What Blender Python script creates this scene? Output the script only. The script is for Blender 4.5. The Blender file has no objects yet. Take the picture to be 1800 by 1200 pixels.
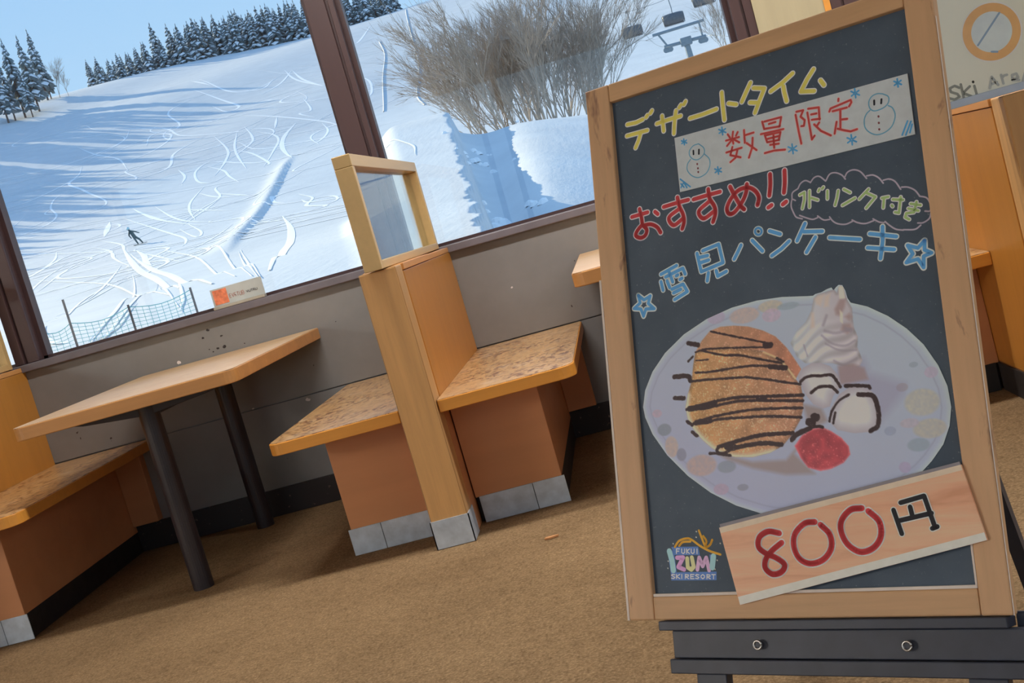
import bpy, bmesh, math, random
import numpy as np
from mathutils import Vector, Matrix, Euler

S = bpy.context.scene
COL = S.collection
R = math.radians

# ------------------------------------------------------------------ camera, sky, sun, added fill lights, exposure
EYE = Vector((0, 0, .90))
YAW, PITCH, ROLL = R(-6.1229), R(5.6459), R(15.8689)
fwd = Vector((math.sin(YAW)*math.cos(PITCH), math.cos(YAW)*math.cos(PITCH), -math.sin(PITCH)))
rgt = Vector((math.cos(YAW), -math.sin(YAW), 0)); dwn = fwd.cross(rgt)
rx = rgt*math.cos(ROLL) + dwn*math.sin(ROLL); dx = dwn*math.cos(ROLL) - rgt*math.sin(ROLL)
cam = bpy.data.cameras.new('camera'); cam.sensor_width = 36; cam.lens = 43.0; cam.clip_start = .05; cam.clip_end = 2000
cam_o = bpy.data.objects.new('camera', cam); COL.objects.link(cam_o); S.camera = cam_o
cam_o.matrix_world = Matrix(((rx.x, -dx.x, -fwd.x, EYE.x), (rx.y, -dx.y, -fwd.y, EYE.y), (rx.z, -dx.z, -fwd.z, EYE.z), (0, 0, 0, 1)))

S.view_settings.view_transform = 'Standard'; S.view_settings.look = 'None'
S.view_settings.exposure = 0.0; S.view_settings.gamma = 1.0; S.view_settings.use_curve_mapping = False
try:
    S.cycles.use_denoising = True
    S.cycles.max_bounces = 10; S.cycles.transparent_max_bounces = 24; S.cycles.diffuse_bounces = 5
    S.cycles.sample_clamp_indirect = 6.0; S.cycles.caustics_reflective = False; S.cycles.caustics_refractive = False
except Exception:
    pass

SUN_EL, SUN_FWD = R(24), R(38)      # low winter sun, left and beyond the window wall
W = bpy.data.worlds.new('sky'); S.world = W; W.use_nodes = True
wn, wl = W.node_tree.nodes, W.node_tree.links; wn.clear()
tc = wn.new('ShaderNodeTexCoord'); sep = wn.new('ShaderNodeSeparateXYZ'); rp = wn.new('ShaderNodeValToRGB')
bg = wn.new('ShaderNodeBackground'); ow = wn.new('ShaderNodeOutputWorld')
wl.new(tc.outputs['Generated'], sep.inputs[0]); wl.new(sep.outputs['Z'], rp.inputs[0]); wl.new(rp.outputs[0], bg.inputs[0]); wl.new(bg.outputs[0], ow.inputs[0])
e = rp.color_ramp.elements
e[0].position = .0; e[0].color = (.56, .78, .97, 1)
e[1].position = .95; e[1].color = (.24, .47, .88, 1)
q = e.new(.16); q.color = (.44, .68, .95, 1)
q = e.new(.28); q.color = (.36, .61, .93, 1)
bg.inputs[1].default_value = 1.10
sun = bpy.data.lights.new('sun', 'SUN'); sun.energy = 6.5; sun.color = (1, .87, .60); sun.angle = R(.55)
sun_o = bpy.data.objects.new('sun', sun); COL.objects.link(sun_o)
to_sun = Vector((-math.cos(SUN_FWD)*math.cos(SUN_EL), math.sin(SUN_FWD)*math.cos(SUN_EL), math.sin(SUN_EL)))
sun_o.rotation_euler = to_sun.to_track_quat('Z', 'Y').to_euler(); sun_o.location = (-20, 20, 20)

FILL_LIGHTS = [(-.7, 3.35, 48), (1.1, 3.35, 34), (2.9, 3.35, 46), (3.7, -.6, 26), (3.7, -2.4, 30), (-6.4, -.3, 76), (-6.4, -1.1, 76), (-6.4, -1.9, 76)]  # unseen area lights under the ceiling, added to brighten the interior
FILL_COL = (1, .97, .94)
for k, (x, y, watt) in enumerate(FILL_LIGHTS):
    l = bpy.data.lights.new('fill_light', 'AREA'); l.shape = 'RECTANGLE'; l.size = 1.15; l.size_y = .16; l.energy = watt; l.color = FILL_COL
    o = bpy.data.objects.new('fill_light', l); COL.objects.link(o); o.location = (x, y, 2.625)

# ------------------------------------------------------------------ helpers
def lin(c, k=1.0):
    out = []
    for v in c[:3]:
        v = v/255.
        v = v/12.92 if v <= .04045 else ((v + .055)/1.055)**2.4
        out.append(min(v*k, .95))
    return (*out, 1)

class Nodes:
    def __init__(s, name):
        s.m = bpy.data.materials.new(name); s.m.use_nodes = True
        s.n, s.l = s.m.node_tree.nodes, s.m.node_tree.links
        s.b = s.n['Principled BSDF']; s.out = s.n['Material Output']; s.co = None
    def coord(s, scale=(1, 1, 1), rot=(0, 0, 0), kind='Object'):
        t = s.n.new('ShaderNodeTexCoord'); m = s.n.new('ShaderNodeMapping')
        m.inputs['Scale'].default_value = scale; m.inputs['Rotation'].default_value = rot
        s.l.new(t.outputs[kind], m.inputs[0]); return m.outputs[0]
    def noise(s, v, scale, detail=4, rough=.55, dist=0):
        t = s.n.new('ShaderNodeTexNoise'); t.inputs['Scale'].default_value = scale; t.inputs['Detail'].default_value = detail
        t.inputs['Roughness'].default_value = rough; t.inputs['Distortion'].default_value = dist
        s.l.new(v, t.inputs['Vector']); return t.outputs['Fac']
    def ramp(s, f, stops):
        r = s.n.new('ShaderNodeValToRGB'); el = r.color_ramp.elements
        for i, (p, c) in enumerate(stops):
            q = el[i] if i < 2 else el.new(p)
            q.position = p; q.color = c if len(c) == 4 else (*c, 1)
        s.l.new(f, r.inputs[0]); return r.outputs[0]
    def mix(s, f, a, b, mode='MIX'):
        m = s.n.new('ShaderNodeMix'); m.data_type = 'RGBA'; m.blend_type = mode
        for i, v in ((0, f), (6, a), (7, b)):
            if hasattr(v, 'is_output'): s.l.new(v, m.inputs[i])
            else: m.inputs[i].default_value = v
        return m.outputs[2]
    def bump(s, f, strength=.3, dist=.01):
        b = s.n.new('ShaderNodeBump'); b.inputs['Strength'].default_value = strength; b.inputs['Distance'].default_value = dist
        s.l.new(f, b.inputs['Height']); s.l.new(b.outputs[0], s.b.inputs['Normal'])
    def base(s, v):
        if hasattr(v, 'is_output'): s.l.new(v, s.b.inputs['Base Color'])
        else: s.b.inputs['Base Color'].default_value = v
    def fin(s, rough=.5, spec=.5, metal=0):
        s.b.inputs['Roughness'].default_value = rough; s.b.inputs['Specular IOR Level'].default_value = spec; s.b.inputs['Metallic'].default_value = metal
        return s.m

def scl(c, k): return (min(c[0]*k, .97), min(c[1]*k, .97), min(c[2]*k, .97), 1)

def plain(name, c, rough=.5, spec=.5, metal=0, var=.12, scale=9, bump=0, stretch=(1, 1, 1)):
    n = Nodes(name); f = n.noise(n.coord(stretch), scale)
    n.base(n.ramp(f, [(.3, scl(c, 1 - var)), (.7, scl(c, 1 + var))]))
    if bump: n.bump(f, bump, .004)
    return n.fin(rough, spec, metal)

def wood(name, c, axis='Y', rough=.4, spec=.5, grain=.25, fine=60, blotch=None, planks=0):
    """grain runs along axis; blotch = (colour, threshold, scale) wear; planks = width of glued strips"""
    n = Nodes(name)
    st = {'X': (.07, 1, 1), 'Y': (1, .07, 1), 'Z': (1, 1, .07)}[axis]
    v = n.coord(st)
    f = n.noise(v, fine, 5, .6, .3)
    g = n.noise(v, fine*.18, 3, .5, .6)
    col = n.ramp(f, [(.3, scl(c, 1 - grain)), (.72, scl(c, 1 + grain*.6))])
    col = n.mix(.45, col, n.ramp(g, [(.35, scl(c, 1 - grain*1.1)), (.65, scl(c, 1 + grain*.7))]))
    if planks:
        br = n.n.new('ShaderNodeTexBrick'); br.inputs['Scale'].default_value = 1; br.inputs['Mortar Size'].default_value = .0006
        br.inputs['Row Height'].default_value = planks; br.inputs['Brick Width'].default_value = 30; br.inputs['Bias'].default_value = 0
        br.inputs['Color1'].default_value = (.80, .80, .80, 1); br.inputs['Color2'].default_value = (1.12, 1.1, 1.06, 1); br.inputs['Mortar'].default_value = (.6, .55, .5, 1)
        rot = {'X': (0, 0, 0), 'Y': (0, 0, R(90)), 'Z': (0, R(90), 0)}[axis]
        n.l.new(n.coord((1, 1, 1), rot), br.inputs['Vector'])
        col = n.mix(1, col, br.outputs['Color'], 'MULTIPLY')
    if blotch:
        bc, th, bs = blotch
        h = n.noise(n.coord({'X': (.5, 1.4, 1), 'Y': (1.4, .5, 1), 'Z': (1.4, 1, .5)}[axis]), bs, 5, .7, .4)
        col = n.mix(n.ramp(h, [(th, (0, 0, 0)), (th + .10, (1, 1, 1))]), col, bc)
    n.base(col); n.bump(f, .08, .002)
    return n.fin(rough, spec)

def glass(name, tint=(1, 1, 1, 1), ior=1.5):
    m = bpy.data.materials.new(name); m.use_nodes = True; n, l = m.node_tree.nodes, m.node_tree.links
    n.clear(); gm = n.new('ShaderNodeNewGeometry'); mr = n.new('ShaderNodeMapRange'); mr.inputs['To Min'].default_value = ior; mr.inputs['To Max'].default_value = 1/ior
    o = n.new('ShaderNodeOutputMaterial'); mx = n.new('ShaderNodeMixShader'); t = n.new('ShaderNodeBsdfTransparent'); g = n.new('ShaderNodeBsdfGlossy'); f = n.new('ShaderNodeFresnel')
    t.inputs[0].default_value = tint; g.inputs['Roughness'].default_value = .0; l.new(gm.outputs['Backfacing'], mr.inputs['Value']); l.new(mr.outputs[0], f.inputs[0])
    l.new(f.outputs[0], mx.inputs[0]); l.new(t.outputs[0], mx.inputs[1]); l.new(g.outputs[0], mx.inputs[2]); l.new(mx.outputs[0], o.inputs[0])
    return m

class MB:
    """collects simple shapes for ONE mesh object"""
    def __init__(s): s.v = []; s.f = []
    def add(s, vs, fs):
        k = len(s.v); s.v += [tuple(p) for p in vs]; s.f += [tuple(i + k for i in f) for f in fs]; return s
    def box(s, a, b):
        x0, y0, z0 = a; x1, y1, z1 = b
        return s.add([(x0, y0, z0), (x1, y0, z0), (x1, y1, z0), (x0, y1, z0), (x0, y0, z1), (x1, y0, z1), (x1, y1, z1), (x0, y1, z1)],
                     [(3, 2, 1, 0), (4, 5, 6, 7), (0, 1, 5, 4), (1, 2, 6, 5), (2, 3, 7, 6), (3, 0, 4, 7)])
    def prism(s, pts, z0, z1, f=None):
        """pts counter-clockwise in plan; f maps (a, b, c) to a point"""
        f = f or (lambda a, b, c: (a, b, c)); n = len(pts)
        return s.add([f(x, y, z0) for x, y in pts] + [f(x, y, z1) for x, y in pts],
                     [tuple(range(n - 1, -1, -1)), tuple(range(n, 2*n))] + [(i, (i + 1) % n, n + (i + 1) % n, n + i) for i in range(n)])
    def tube(s, path, rad, n=8, cap=True):
        path = [Vector(p) for p in path]; rs = rad if hasattr(rad, '__len__') else [rad]*len(path)
        k = len(s.v); up = None
        for i, p in enumerate(path):
            d = (path[min(i + 1, len(path) - 1)] - path[max(i - 1, 0)]).normalized()
            if up is None: up = d.orthogonal().normalized()
            up = (up - d*up.dot(d)); up = up.normalized() if up.length > 1e-6 else d.orthogonal().normalized()
            w = d.cross(up)
            for j in range(n):
                a = 2*math.pi*j/n; s.v.append(tuple(p + (up*math.cos(a) + w*math.sin(a))*rs[i]))
        for i in range(len(path) - 1):
            for j in range(n):
                s.f.append((k + i*n + j, k + i*n + (j + 1) % n, k + (i + 1)*n + (j + 1) % n, k + (i + 1)*n + j))
        if cap:
            s.f.append(tuple(k + j for j in range(n - 1, -1, -1))); s.f.append(tuple(k + (len(path) - 1)*n + j for j in range(n)))
        return s
    def lathe(s, prof, c, n=24, axis='Z'):
        k = len(s.v)
        for r_, h in prof:
            for j in range(n):
                a = 2*math.pi*j/n; x, y = r_*math.cos(a), r_*math.sin(a)
                s.v.append((c[0] + x, c[1] + y, c[2] + h) if axis == 'Z' else (c[0] + x, c[1] + h, c[2] + y))
        for i in range(len(prof) - 1):
            for j in range(n): s.f.append((k + i*n + j, k + i*n + (j + 1) % n, k + (i + 1)*n + (j + 1) % n, k + (i + 1)*n + j))
        s.f.append(tuple(k + j for j in range(n - 1, -1, -1))); s.f.append(tuple(k + (len(prof) - 1)*n + j for j in range(n)))
        return s
    def mesh(s, name, m, smooth=False):
        me = bpy.data.meshes.new(name); me.from_pydata(s.v, [], s.f); me.validate(); me.update()
        for mm_ in (m if isinstance(m, (list, tuple)) else [m]): me.materials.append(mm_)
        bm = bmesh.new(); bm.from_mesh(me); bmesh.ops.recalc_face_normals(bm, faces=bm.faces); bm.to_mesh(me); bm.free()
        if smooth: me.polygons.foreach_set('use_smooth', [True]*len(me.polygons))
        return me
    def build(s, name, m, parent=None, bevel=0, smooth=False, seg=2, label=None):
        return link(name, s.mesh(name, m, smooth), parent, bevel, seg, label)

def link(name, me, parent=None, bevel=0, seg=2, label=None):
    o = bpy.data.objects.new(name, me); COL.objects.link(o)
    if parent is not None:
        o.parent = parent; base = parent; inv = Matrix.Identity(4)
        while base is not None: inv = inv @ base.matrix_basis.inverted() if base.type == 'EMPTY' else inv; base = base.parent
        if parent.type == 'EMPTY': o.matrix_parent_inverse = inv
        if label: o['label'] = label
    if bevel:
        b = o.modifiers.new('bevel', 'BEVEL'); b.width = bevel; b.segments = seg; b.limit_method = 'ANGLE'; b.angle_limit = R(40)
    return o

def sub(o, parent):
    """a sub-part in the coordinates of its part"""
    o.parent = parent; return o

def thing(name, label, cat, loc=(0, 0, 0), group=None):
    o = bpy.data.objects.new(name, None); COL.objects.link(o); o.empty_display_size = .1; o.location = loc
    return tag(o, label, cat, group)
def tag(o, label, cat, group=None):
    o['label'] = label; o['category'] = cat
    if group: o['group'] = group
    return o
def struct(o): o['kind'] = 'structure'; return o
def copy_tree(o, parent=None):
    c = o.copy(); COL.objects.link(c)
    if parent is not None: c.parent = parent
    for ch in list(o.children): copy_tree(ch, c)
    return c

# ------------------------------------------------------------------ materials
M = {}
def worn_top(name, c, axis, dark, pale, spec=.6, rough=.36, coat=1.5):
    """varnished laminate, rubbed through in soft blotches"""
    n = Nodes(name); st = {'X': (.10, 1, 1), 'Y': (1, .10, 1)}[axis]
    f = n.noise(n.coord(st), 60, 5, .6, .3)
    col = n.ramp(f, [(.3, scl(c, .86)), (.72, scl(c, 1.1))])
    h = n.noise(n.coord({'X': (.45, 1.5, 1), 'Y': (1.3, .75, 1)}[axis]), 34, 3, .6, .5); g = n.noise(n.coord(), 5, 3, .5)
    col = n.mix(n.mix(1, n.ramp(h, [(.47, (0, 0, 0)), (.60, (1, 1, 1))]), n.ramp(g, [(.36, (.25, .25, .25)), (.55, (1, 1, 1))]), 'MULTIPLY'), col, dark)
    col = n.mix(n.ramp(n.noise(n.coord(), 13, 4, .6), [(.55, (0, 0, 0)), (.75, (.5, .5, .5))]), col, pale)
    n.base(col); n.bump(h, .12, .002)
    n.b.inputs['Coat Weight'].default_value = .8; n.b.inputs['Coat Roughness'].default_value = .52 if coat > 2 else .34; n.b.inputs['Coat IOR'].default_value = coat
    return n.fin(rough, spec)
M['panel'] = wood('orange_stained_panel', lin((186, 126, 54)), 'Z', .38, .5, .10, 40)
M['seat'] = worn_top('seat_laminate', lin((216, 172, 116)), 'Y', lin((126, 80, 50)), lin((236, 212, 182)))
M['edge'] = wood('seat_edging', lin((214, 146, 60)), 'X', .4, .5, .10, 60)
M['base'] = wood('bench_base_panel', lin((196, 136, 92)), 'X', .45, .45, .10, 18)
M['post'] = wood('laminated_post', lin((206, 160, 104)), 'Z', .42, .45, .16, 70, None, .034)
M['cap'] = wood('cap_strip', lin((206, 146, 84)), 'Y', .45, .4, .2, 50)
M['frame'] = wood('pale_frame_wood', lin((204, 172, 118)), 'Y', .42, .45, .10, 60)
M['table'] = worn_top('table_laminate', lin((212, 170, 116)), 'X', lin((196, 146, 92)), lin((226, 200, 164)), .9, .55, 2.6)
M['tedge'] = wood('table_edging', lin((190, 136, 80)), 'X', .42, .45, .14, 60)
M['zinc'] = plain('zinc_plate', lin((190, 202, 214)), .42, .5, .3, .16, 26)
M['black'] = plain('black_painted_steel', lin((44, 38, 42)), .42, .5, 0, .15, 12)
M['kick'] = plain('black_vinyl_base', lin((42, 38, 37)), .6, .4, 0, .25, 30)
M['brown'] = wood('brown_window_frame', lin((74, 54, 54)), 'Z', .42, .4, .12, 30)
M['sill'] = plain('sill_paint', lin((112, 106, 112)), .4, .5, 0, .10, 14)
M['white'] = plain('white_plaster', lin((222, 218, 208)), .8, .3, 0, .04, 4)
M['ceiling'] = plain('ceiling_board', lin((226, 222, 212)), .9, .2, 0, .04, 5)
M['glass'] = glass('window_glass', (.985, .995, .99, 1))
M['pane'] = glass('divider_glass', (.93, .96, .94, 1))
M['steel'] = plain('bright_steel', lin((190, 190, 188)), .28, .5, 1, .08, 30)
M['ply'] = wood('pale_plywood', lin((174, 164, 134)), 'Z', .6, .35, .14, 25, (lin((128, 112, 80)), .64, 9))

n = Nodes('brown_carpet'); v = n.coord()
f1 = n.noise(v, 130, 6, .8); f2 = n.noise(v, 2.2, 4, .55); f3 = n.noise(v, 34, 3, .6)
c = n.ramp(f1, [(.34, lin((88, 70, 48))), (.5, lin((141, 114, 82))), (.68, lin((196, 168, 130)))])
c = n.mix(.35, c, n.ramp(f3, [(.3, lin((104, 84, 60))), (.7, lin((166, 138, 102)))]))
c = n.mix(1, c, n.ramp(f2, [(.3, (.82, .80, .78, 1)), (.7, (1.1, 1.1, 1.1, 1))]), 'MULTIPLY')
n.base(c); n.bump(f1, .7, .006); M['carpet'] = n.fin(.95, .15)

n = Nodes('grey_dado_paint'); v = n.coord()
f1 = n.noise(v, 3, 5, .6); f2 = n.noise(n.coord((1, 1, .8)), 24, 3, .6, .3)
c = n.ramp(f1, [(.3, lin((122, 120, 118))), (.7, lin((136, 134, 132)))])
c = n.mix(n.ramp(f2, [(.735, (0, 0, 0)), (.75, (1, 1, 1))]), c, lin((60, 50, 48)))
n.base(c); n.bump(f1, .05, .004); M['dado'] = n.fin(.42, .45)

n = Nodes('worn_skirting'); v = n.coord()
c = n.mix(n.ramp(n.noise(v, 34, 4, .7), [(.64, (0, 0, 0)), (.68, (1, 1, 1))]), lin((46, 39, 38)), lin((120, 96, 88)))
n.base(c); M['skirt'] = n.fin(.5, .4)

n = Nodes('snow'); v = n.coord()
f1 = n.noise(v, .35, 5, .6); f2 = n.noise(n.coord((1, .12, .3), (0, 0, R(-14))), 4.2, 3, .6); f3 = n.noise(v, 2.4, 5, .7)
c = n.ramp(f1, [(.3, (.59, .62, .65, 1)), (.7, (.67, .70, .725, 1))])
n.base(c); n.bump(n.mix(.6, f2, f3), .32, .12); M['snow'] = n.fin(.8, .2)
M['fresh'] = plain('churned_snow', (.93, .94, .95, 1), .8, .2, 0, .02, .8)
M['bark'] = plain('conifer_bark', lin((120, 104, 98)), .9, .2, 0, .25, 3)
M['needles'] = plain('conifer_needles', lin((122, 136, 140)), .8, .2, 0, .35, .9)
M['snowload'] = plain('snow_on_boughs', (.80, .83, .87, 1), .8, .2, 0, .05, 2)
M['twig'] = plain('bare_branches', lin((170, 156, 142)), .9, .2, 0, .2, 1.5)
M['lift'] = plain('lift_steel', lin((120, 132, 142)), .5, .4, .3, .1, 4)
M['hood'] = plain('lift_hood', lin((96, 100, 106)), .35, .5, 0, .2, 6)
M['net'] = plain('teal_net', lin((120, 190, 190)), .7, .3, 0, .1, 5)
M['clothes'] = plain('dark_ski_clothes', lin((70, 88, 92)), .8, .2, 0, .2, 8)

# ------------------------------------------------------------------ room shell
WY = 4.72                                   # inner face of the window wall
struct(MB().box((-7, -4, -.05), (5, 4.9, 0)).build('floor', M['carpet']))
struct(MB().box((-7, -4, 2.70), (5, 4.9, 2.8)).build('ceiling', M['ceiling']))
b = MB()
b.box((-7, WY + .012, 0), (5, 4.90, .829)); b.box((-7, WY, .4425), (5, WY + .013, .829)); b.box((-7, WY, 0), (5, WY + .013, .4375))
b.box((-7, WY + .01, 2.45), (5, 4.90, 2.70)); b.box((-7, WY + .01, .829), (-5.2, 4.9, 2.45)); b.box((3.1, WY + .01, .829), (5, 4.9, 2.45))
struct(b.build('wall_front', M['dado']))
struct(MB().box((-7.15, -4, 0), (-7, 4.9, 2.7)).build('wall_left', M['white']))
b = MB(); b.box((5, -4, 0), (5.15, 4.9, .8)); b.box((5, -4, 2.35), (5.15, 4.9, 2.7)); b.box((5, -4, .8), (5.15, -2.6, 2.35)); b.box((5, 2.4, .8), (5.15, 4.9, 2.35))
struct(b.build('wall_right', M['white']))
b = MB(); b.box((-7, -4.15, 0), (5, -4, .7)); b.box((-7, -4.15, 2.4), (5, -4, 2.7)); b.box((-7, -4.15, .7), (-5.4, -4, 2.4)); b.box((3.4, -4.15, .7), (5, -4, 2.4))
struct(b.build('wall_back', M['white']))
struct(MB().box((-9.5, 4.90, 3.45), (7, 8.6, 3.6)).build('shading_eave', M['white']))          # unseen deep eave, added to keep direct sun out of the room
struct(MB().box((-9.5, 4.90, 2.45), (7, 5.02, 3.449)).build('trim_1', M['white']))
struct(MB().box((-7.5, -4.3, 2.80), (5.5, 5.0, 3.34)).build('roof', M['white']))
struct(MB().box((-7, WY - .026, .829), (5, 4.88, .860)).build('trim_2', M['sill'], bevel=.004))   # window sill
struct(MB().box((-7, WY - .016, 0), (5, WY + .001, .108)).build('baseboard_front', M['skirt'], bevel=.002))
for nme, x0, x1, zb in (('window_0', -4.6, -2.47, .860), ('window_1', -2.37, -.922, .860), ('window_2', -.811, .619, .860), ('window_3', 1.08, 3.0, .860)):
    b = MB(); y0, y1 = WY + .05, WY + .10
    b.box((x0 - .02, y0, 2.38), (x1 + .02, y1, 2.47)); b.box((x0 - .02, y0, zb), (x0 + .018, y1, 2.40)); b.box((x1 - .018, y0, zb), (x1 + .02, y1, 2.40)); b.box((x0, y0, zb), (x1, y1, zb + .012))
    w_ = struct(b.build(nme, M['brown']))
    sub(MB().box((x0 + .01, y0 + .02, zb + .005), (x1 - .01, y0 + .028, 2.39)).build('glass_pane', M['glass']), w_)
def upright(name, x0, x1, groove):
    b = MB(); b.box((x0, WY + .012, .860), (x1, 4.86, 2.46))
    b.box((x0, WY - .004, .860), (groove - .005, WY + .02, 2.46)); b.box((groove + .005, WY + .002, .860), (x1, WY + .02, 2.46))
    struct(b.build(name, M['brown'], bevel=.003))
upright('trim_3', -2.47, -2.37, -2.425); upright('trim_4', -.922, -.811, -.838); upright('trim_5', .619, .70, .662)
struct(MB().box((.70, WY - .002, .860), (.952, 4.86, 2.46)).build('trim_6', M['ply']))
struct(MB().box((.952, WY - .006, .860), (.975, 4.86, 2.46)).build('trim_7', M['edge']))
upright('trim_8', .975, 1.085, 1.02)
for x0, x1 in ((-5.4, -1.1), (-.9, 3.4)):
    w_ = struct(MB().box((x0, -4.1, .7), (x0 + .06, -4.02, 2.4)).box((x1 - .06, -4.1, .7), (x1, -4.02, 2.4)).build('window_4' if x0 < -2 else 'window_5', M['brown']))
    sub(MB().box((x0 + .05, -4.07, .7), (x1 - .05, -4.062, 2.4)).build('glass_pane', M['glass']), w_)
for x, y, watt in FILL_LIGHTS:
    l = struct(MB().box((x - .64, y - .13, 2.632), (x + .64, y + .13, 2.699)).build('fill_light_box', M['white'], bevel=.01))  # made-up housings above the added fill lights

# ------------------------------------------------------------------ booth benches
ZS, TS = .4365, .038                        # seat top, seat thickness
def rounded(x0, y0, x1, y1, rad, corners):
    """counter-clockwise rectangle; corners lists the rounded ones (0 = x0y0, 1 = x1y0, 2 = x1y1, 3 = x0y1)"""
    P = []
    for i, (cx, cy, a0) in enumerate(((x0 + rad, y0 + rad, 180), (x1 - rad, y0 + rad, 270), (x1 - rad, y1 - rad, 0), (x0 + rad, y1 - rad, 90))):
        if i in corners:
            P += [(cx + rad*math.cos(R(a0 + t)), cy + rad*math.sin(R(a0 + t))) for t in range(0, 91, 15)]
        else:
            P.append(((x0, y0), (x1, y0), (x1, y1), (x0, y1))[i])
    return P

def booth(xc, label, post_y=3.535, base_off=(.3525, .3415), seat_off=(.482, .481), glassed=True, front_kick='zinc', side_kick=False):
    t = thing('booth_bench', label, 'bench', (xc, post_y, 0))
    ys, yb, ph, qh = 3.55, 3.726, .060, .0575
    b = MB().box((xc - qh, post_y, .004), (xc + qh, post_y + .10, .853)); b.build('post', M['post'], t, .004)
    b = MB(); g = .0035
    b.box((xc - qh - g, post_y - g, .002), (xc + qh + g, post_y - .0002, .088)); b.box((xc - qh - g, post_y - g, .002), (xc - qh - .0002, post_y + .10, .088)); b.box((xc + qh + .0002, post_y - g, .002), (xc + qh + g, post_y + .10, .088))
    b.build('post_kick_plate', M['zinc'], t)
    zp = .088 if side_kick else ZS - TS - .001
    MB().box((xc - ph, post_y + .10, zp), (xc + ph, WY - .001, .832)).build('partition_panel', M['panel'], t, .002)
    MB().box((xc - ph + .003, post_y + .101, .002), (xc + ph - .003, WY - .020, zp - .0005)).build('partition_base', M['base'], t)
    MB().box((xc - ph - .004, post_y + .10, .834), (xc + ph + .004, post_y + .62, .8545)).build('cap_strip', M['cap'], t, .002)
    MB().box((xc - ph - .001, post_y + .621, .833), (xc + ph + .001, WY - .027, .8515)).build('cap_strip', M['cap'], t, .002)
    for sgn in (-1, 1):
        so = seat_off[0] if sgn < 0 else seat_off[1]; bo = base_off[0] if sgn < 0 else base_off[1]
        xi, xo = xc + sgn*(ph + .001), xc + sgn*so
        P = rounded(min(xi, xo), ys, max(xi, xo), WY - .001, .05, (0,) if sgn < 0 else (1,))
        b = MB().prism(P, ZS - TS, ZS - .0012)
        s = b.build('seat', M['edge'], t, .0025)
        sub(MB().prism([(x + (0 if abs(x - xi) < 1e-4 else -sgn*.004), y + (.004 if y < WY - .01 else 0)) for x, y in P], ZS - .0012, ZS + .0006).build('seat_surface', M['seat']), s)
        xb = xc + sgn*bo
        b = MB().box((min(xi, xb), yb, .084), (max(xi, xb), WY - .018, ZS - TS - .0005)); b.build('seat_base', M['base'], t, .002)
        b = MB().box((min(xi, xb - sgn*.002), yb + .02, .001), (max(xi, xb - sgn*.002), WY - .018, .0838)); b.build('toe_kick', M['kick'], t)
        mid = xi + (xb - xi)*(.66)
        for k, (a, c_) in enumerate(((xi + sgn*.012, mid - sgn*.001), (mid + sgn*.001, xb + sgn*.008))):
            b = MB().box((min(a, c_), yb - .004, .001), (max(a, c_), yb - .0003, .086)); b.build('kick_plate', M[front_kick], t, .0006)
        b = MB().box((min(xb + sgn*.001, xb + sgn*.112), WY - .05, .112), (max(xb + sgn*.001, xb + sgn*.112), WY - .001, ZS - TS - .0005)); b.build('wall_batten', M['base'], t, .002)
    if side_kick: MB().box((xc - ph - .006, post_y + .10, .001), (xc - ph - .0002, yb - .005, .086)).build('toe_kick', M['kick'], t)
    if glassed:
        x0, x1, y0, y1, z0, z1, th = xc - .024, xc + .030, post_y - .065 + .008, WY - .03, .8552, 1.197, .036
        b = MB(); b.box((x0, y0, z0), (x1, y0 + .03, z1 - th)); b.box((x0, y1 - .03, z0), (x1, y1, z1 - th)); b.box((x0, y0, z1 - th), (x1, y1, z1)); b.box((x0, y0 + .03, z0), (x1, y1 - .03, z0 + .024))
        fr = b.build('divider_frame', M['frame'], t, .002)
        sub(MB().box((xc - .004, y0 + .03, z0 + .024), (xc + .001, y1 - .03, z1 - th)).build('glass_pane', M['pane']), fr)
    return t
booth(-.706, 'double booth bench in the middle with glazed wooden screen and zinc kick plates')
booth(-2.50, 'booth bench cut off by the left edge, behind the near table', base_off=(.315, .315), seat_off=(.49, .485))
rb = booth(1.055, 'booth bench partly hidden behind the chalkboard on the right', post_y=3.15, glassed=False, front_kick='kick', side_kick=True)

# ------------------------------------------------------------------ tables
def table(x0, label):
    x1, y0, y1, z1, th = x0 + .745, 3.60, WY - .006, .687, .043
    t = thing('table', label, 'table', (x0 + .36, 4.2, 0))
    P = rounded(x0, y0, x1, y1, .045, (0, 1))
    s = MB().prism(P, z1 - th, z1 - .001).build('tabletop', M['tedge'], t, .003)
    sub(MB().prism([(min(max(x, x0 + .004), x1 - .004), max(y, y0 + .004)) for x, y in P], z1 - .001, z1 + .0006).build('laminate_surface', M['table']), s)
    xl = x0 + .355
    for yl in (3.83, 4.575):
        MB().lathe([(.0345, 0), (.0345, z1 - th - .0005)], (xl, yl, 0), 28).build('leg', M['black'], t, smooth=False)
    b = MB()
    for yl in (3.83, 4.575):
        b.prism([(-.27, .012), (-.22, .0), (0, -.022), (.22, .0), (.27, .012), (.27, .02), (-.27, .02)], yl - .022, yl + .022, lambda a, c_, y: (xl + a, y, z1 - th - .0215 + c_))
    b.box((xl - .022, 3.85, z1 - th - .05), (xl + .022, 4.555, z1 - th - .001))
    b.build('support_bracket', M['black'], t, .002)
    return t
table(-1.975, 'wooden table with rounded corners and two black legs at the left window')
table(-.165, 'wooden table whose left end shows beside the chalkboard frame')

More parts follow.
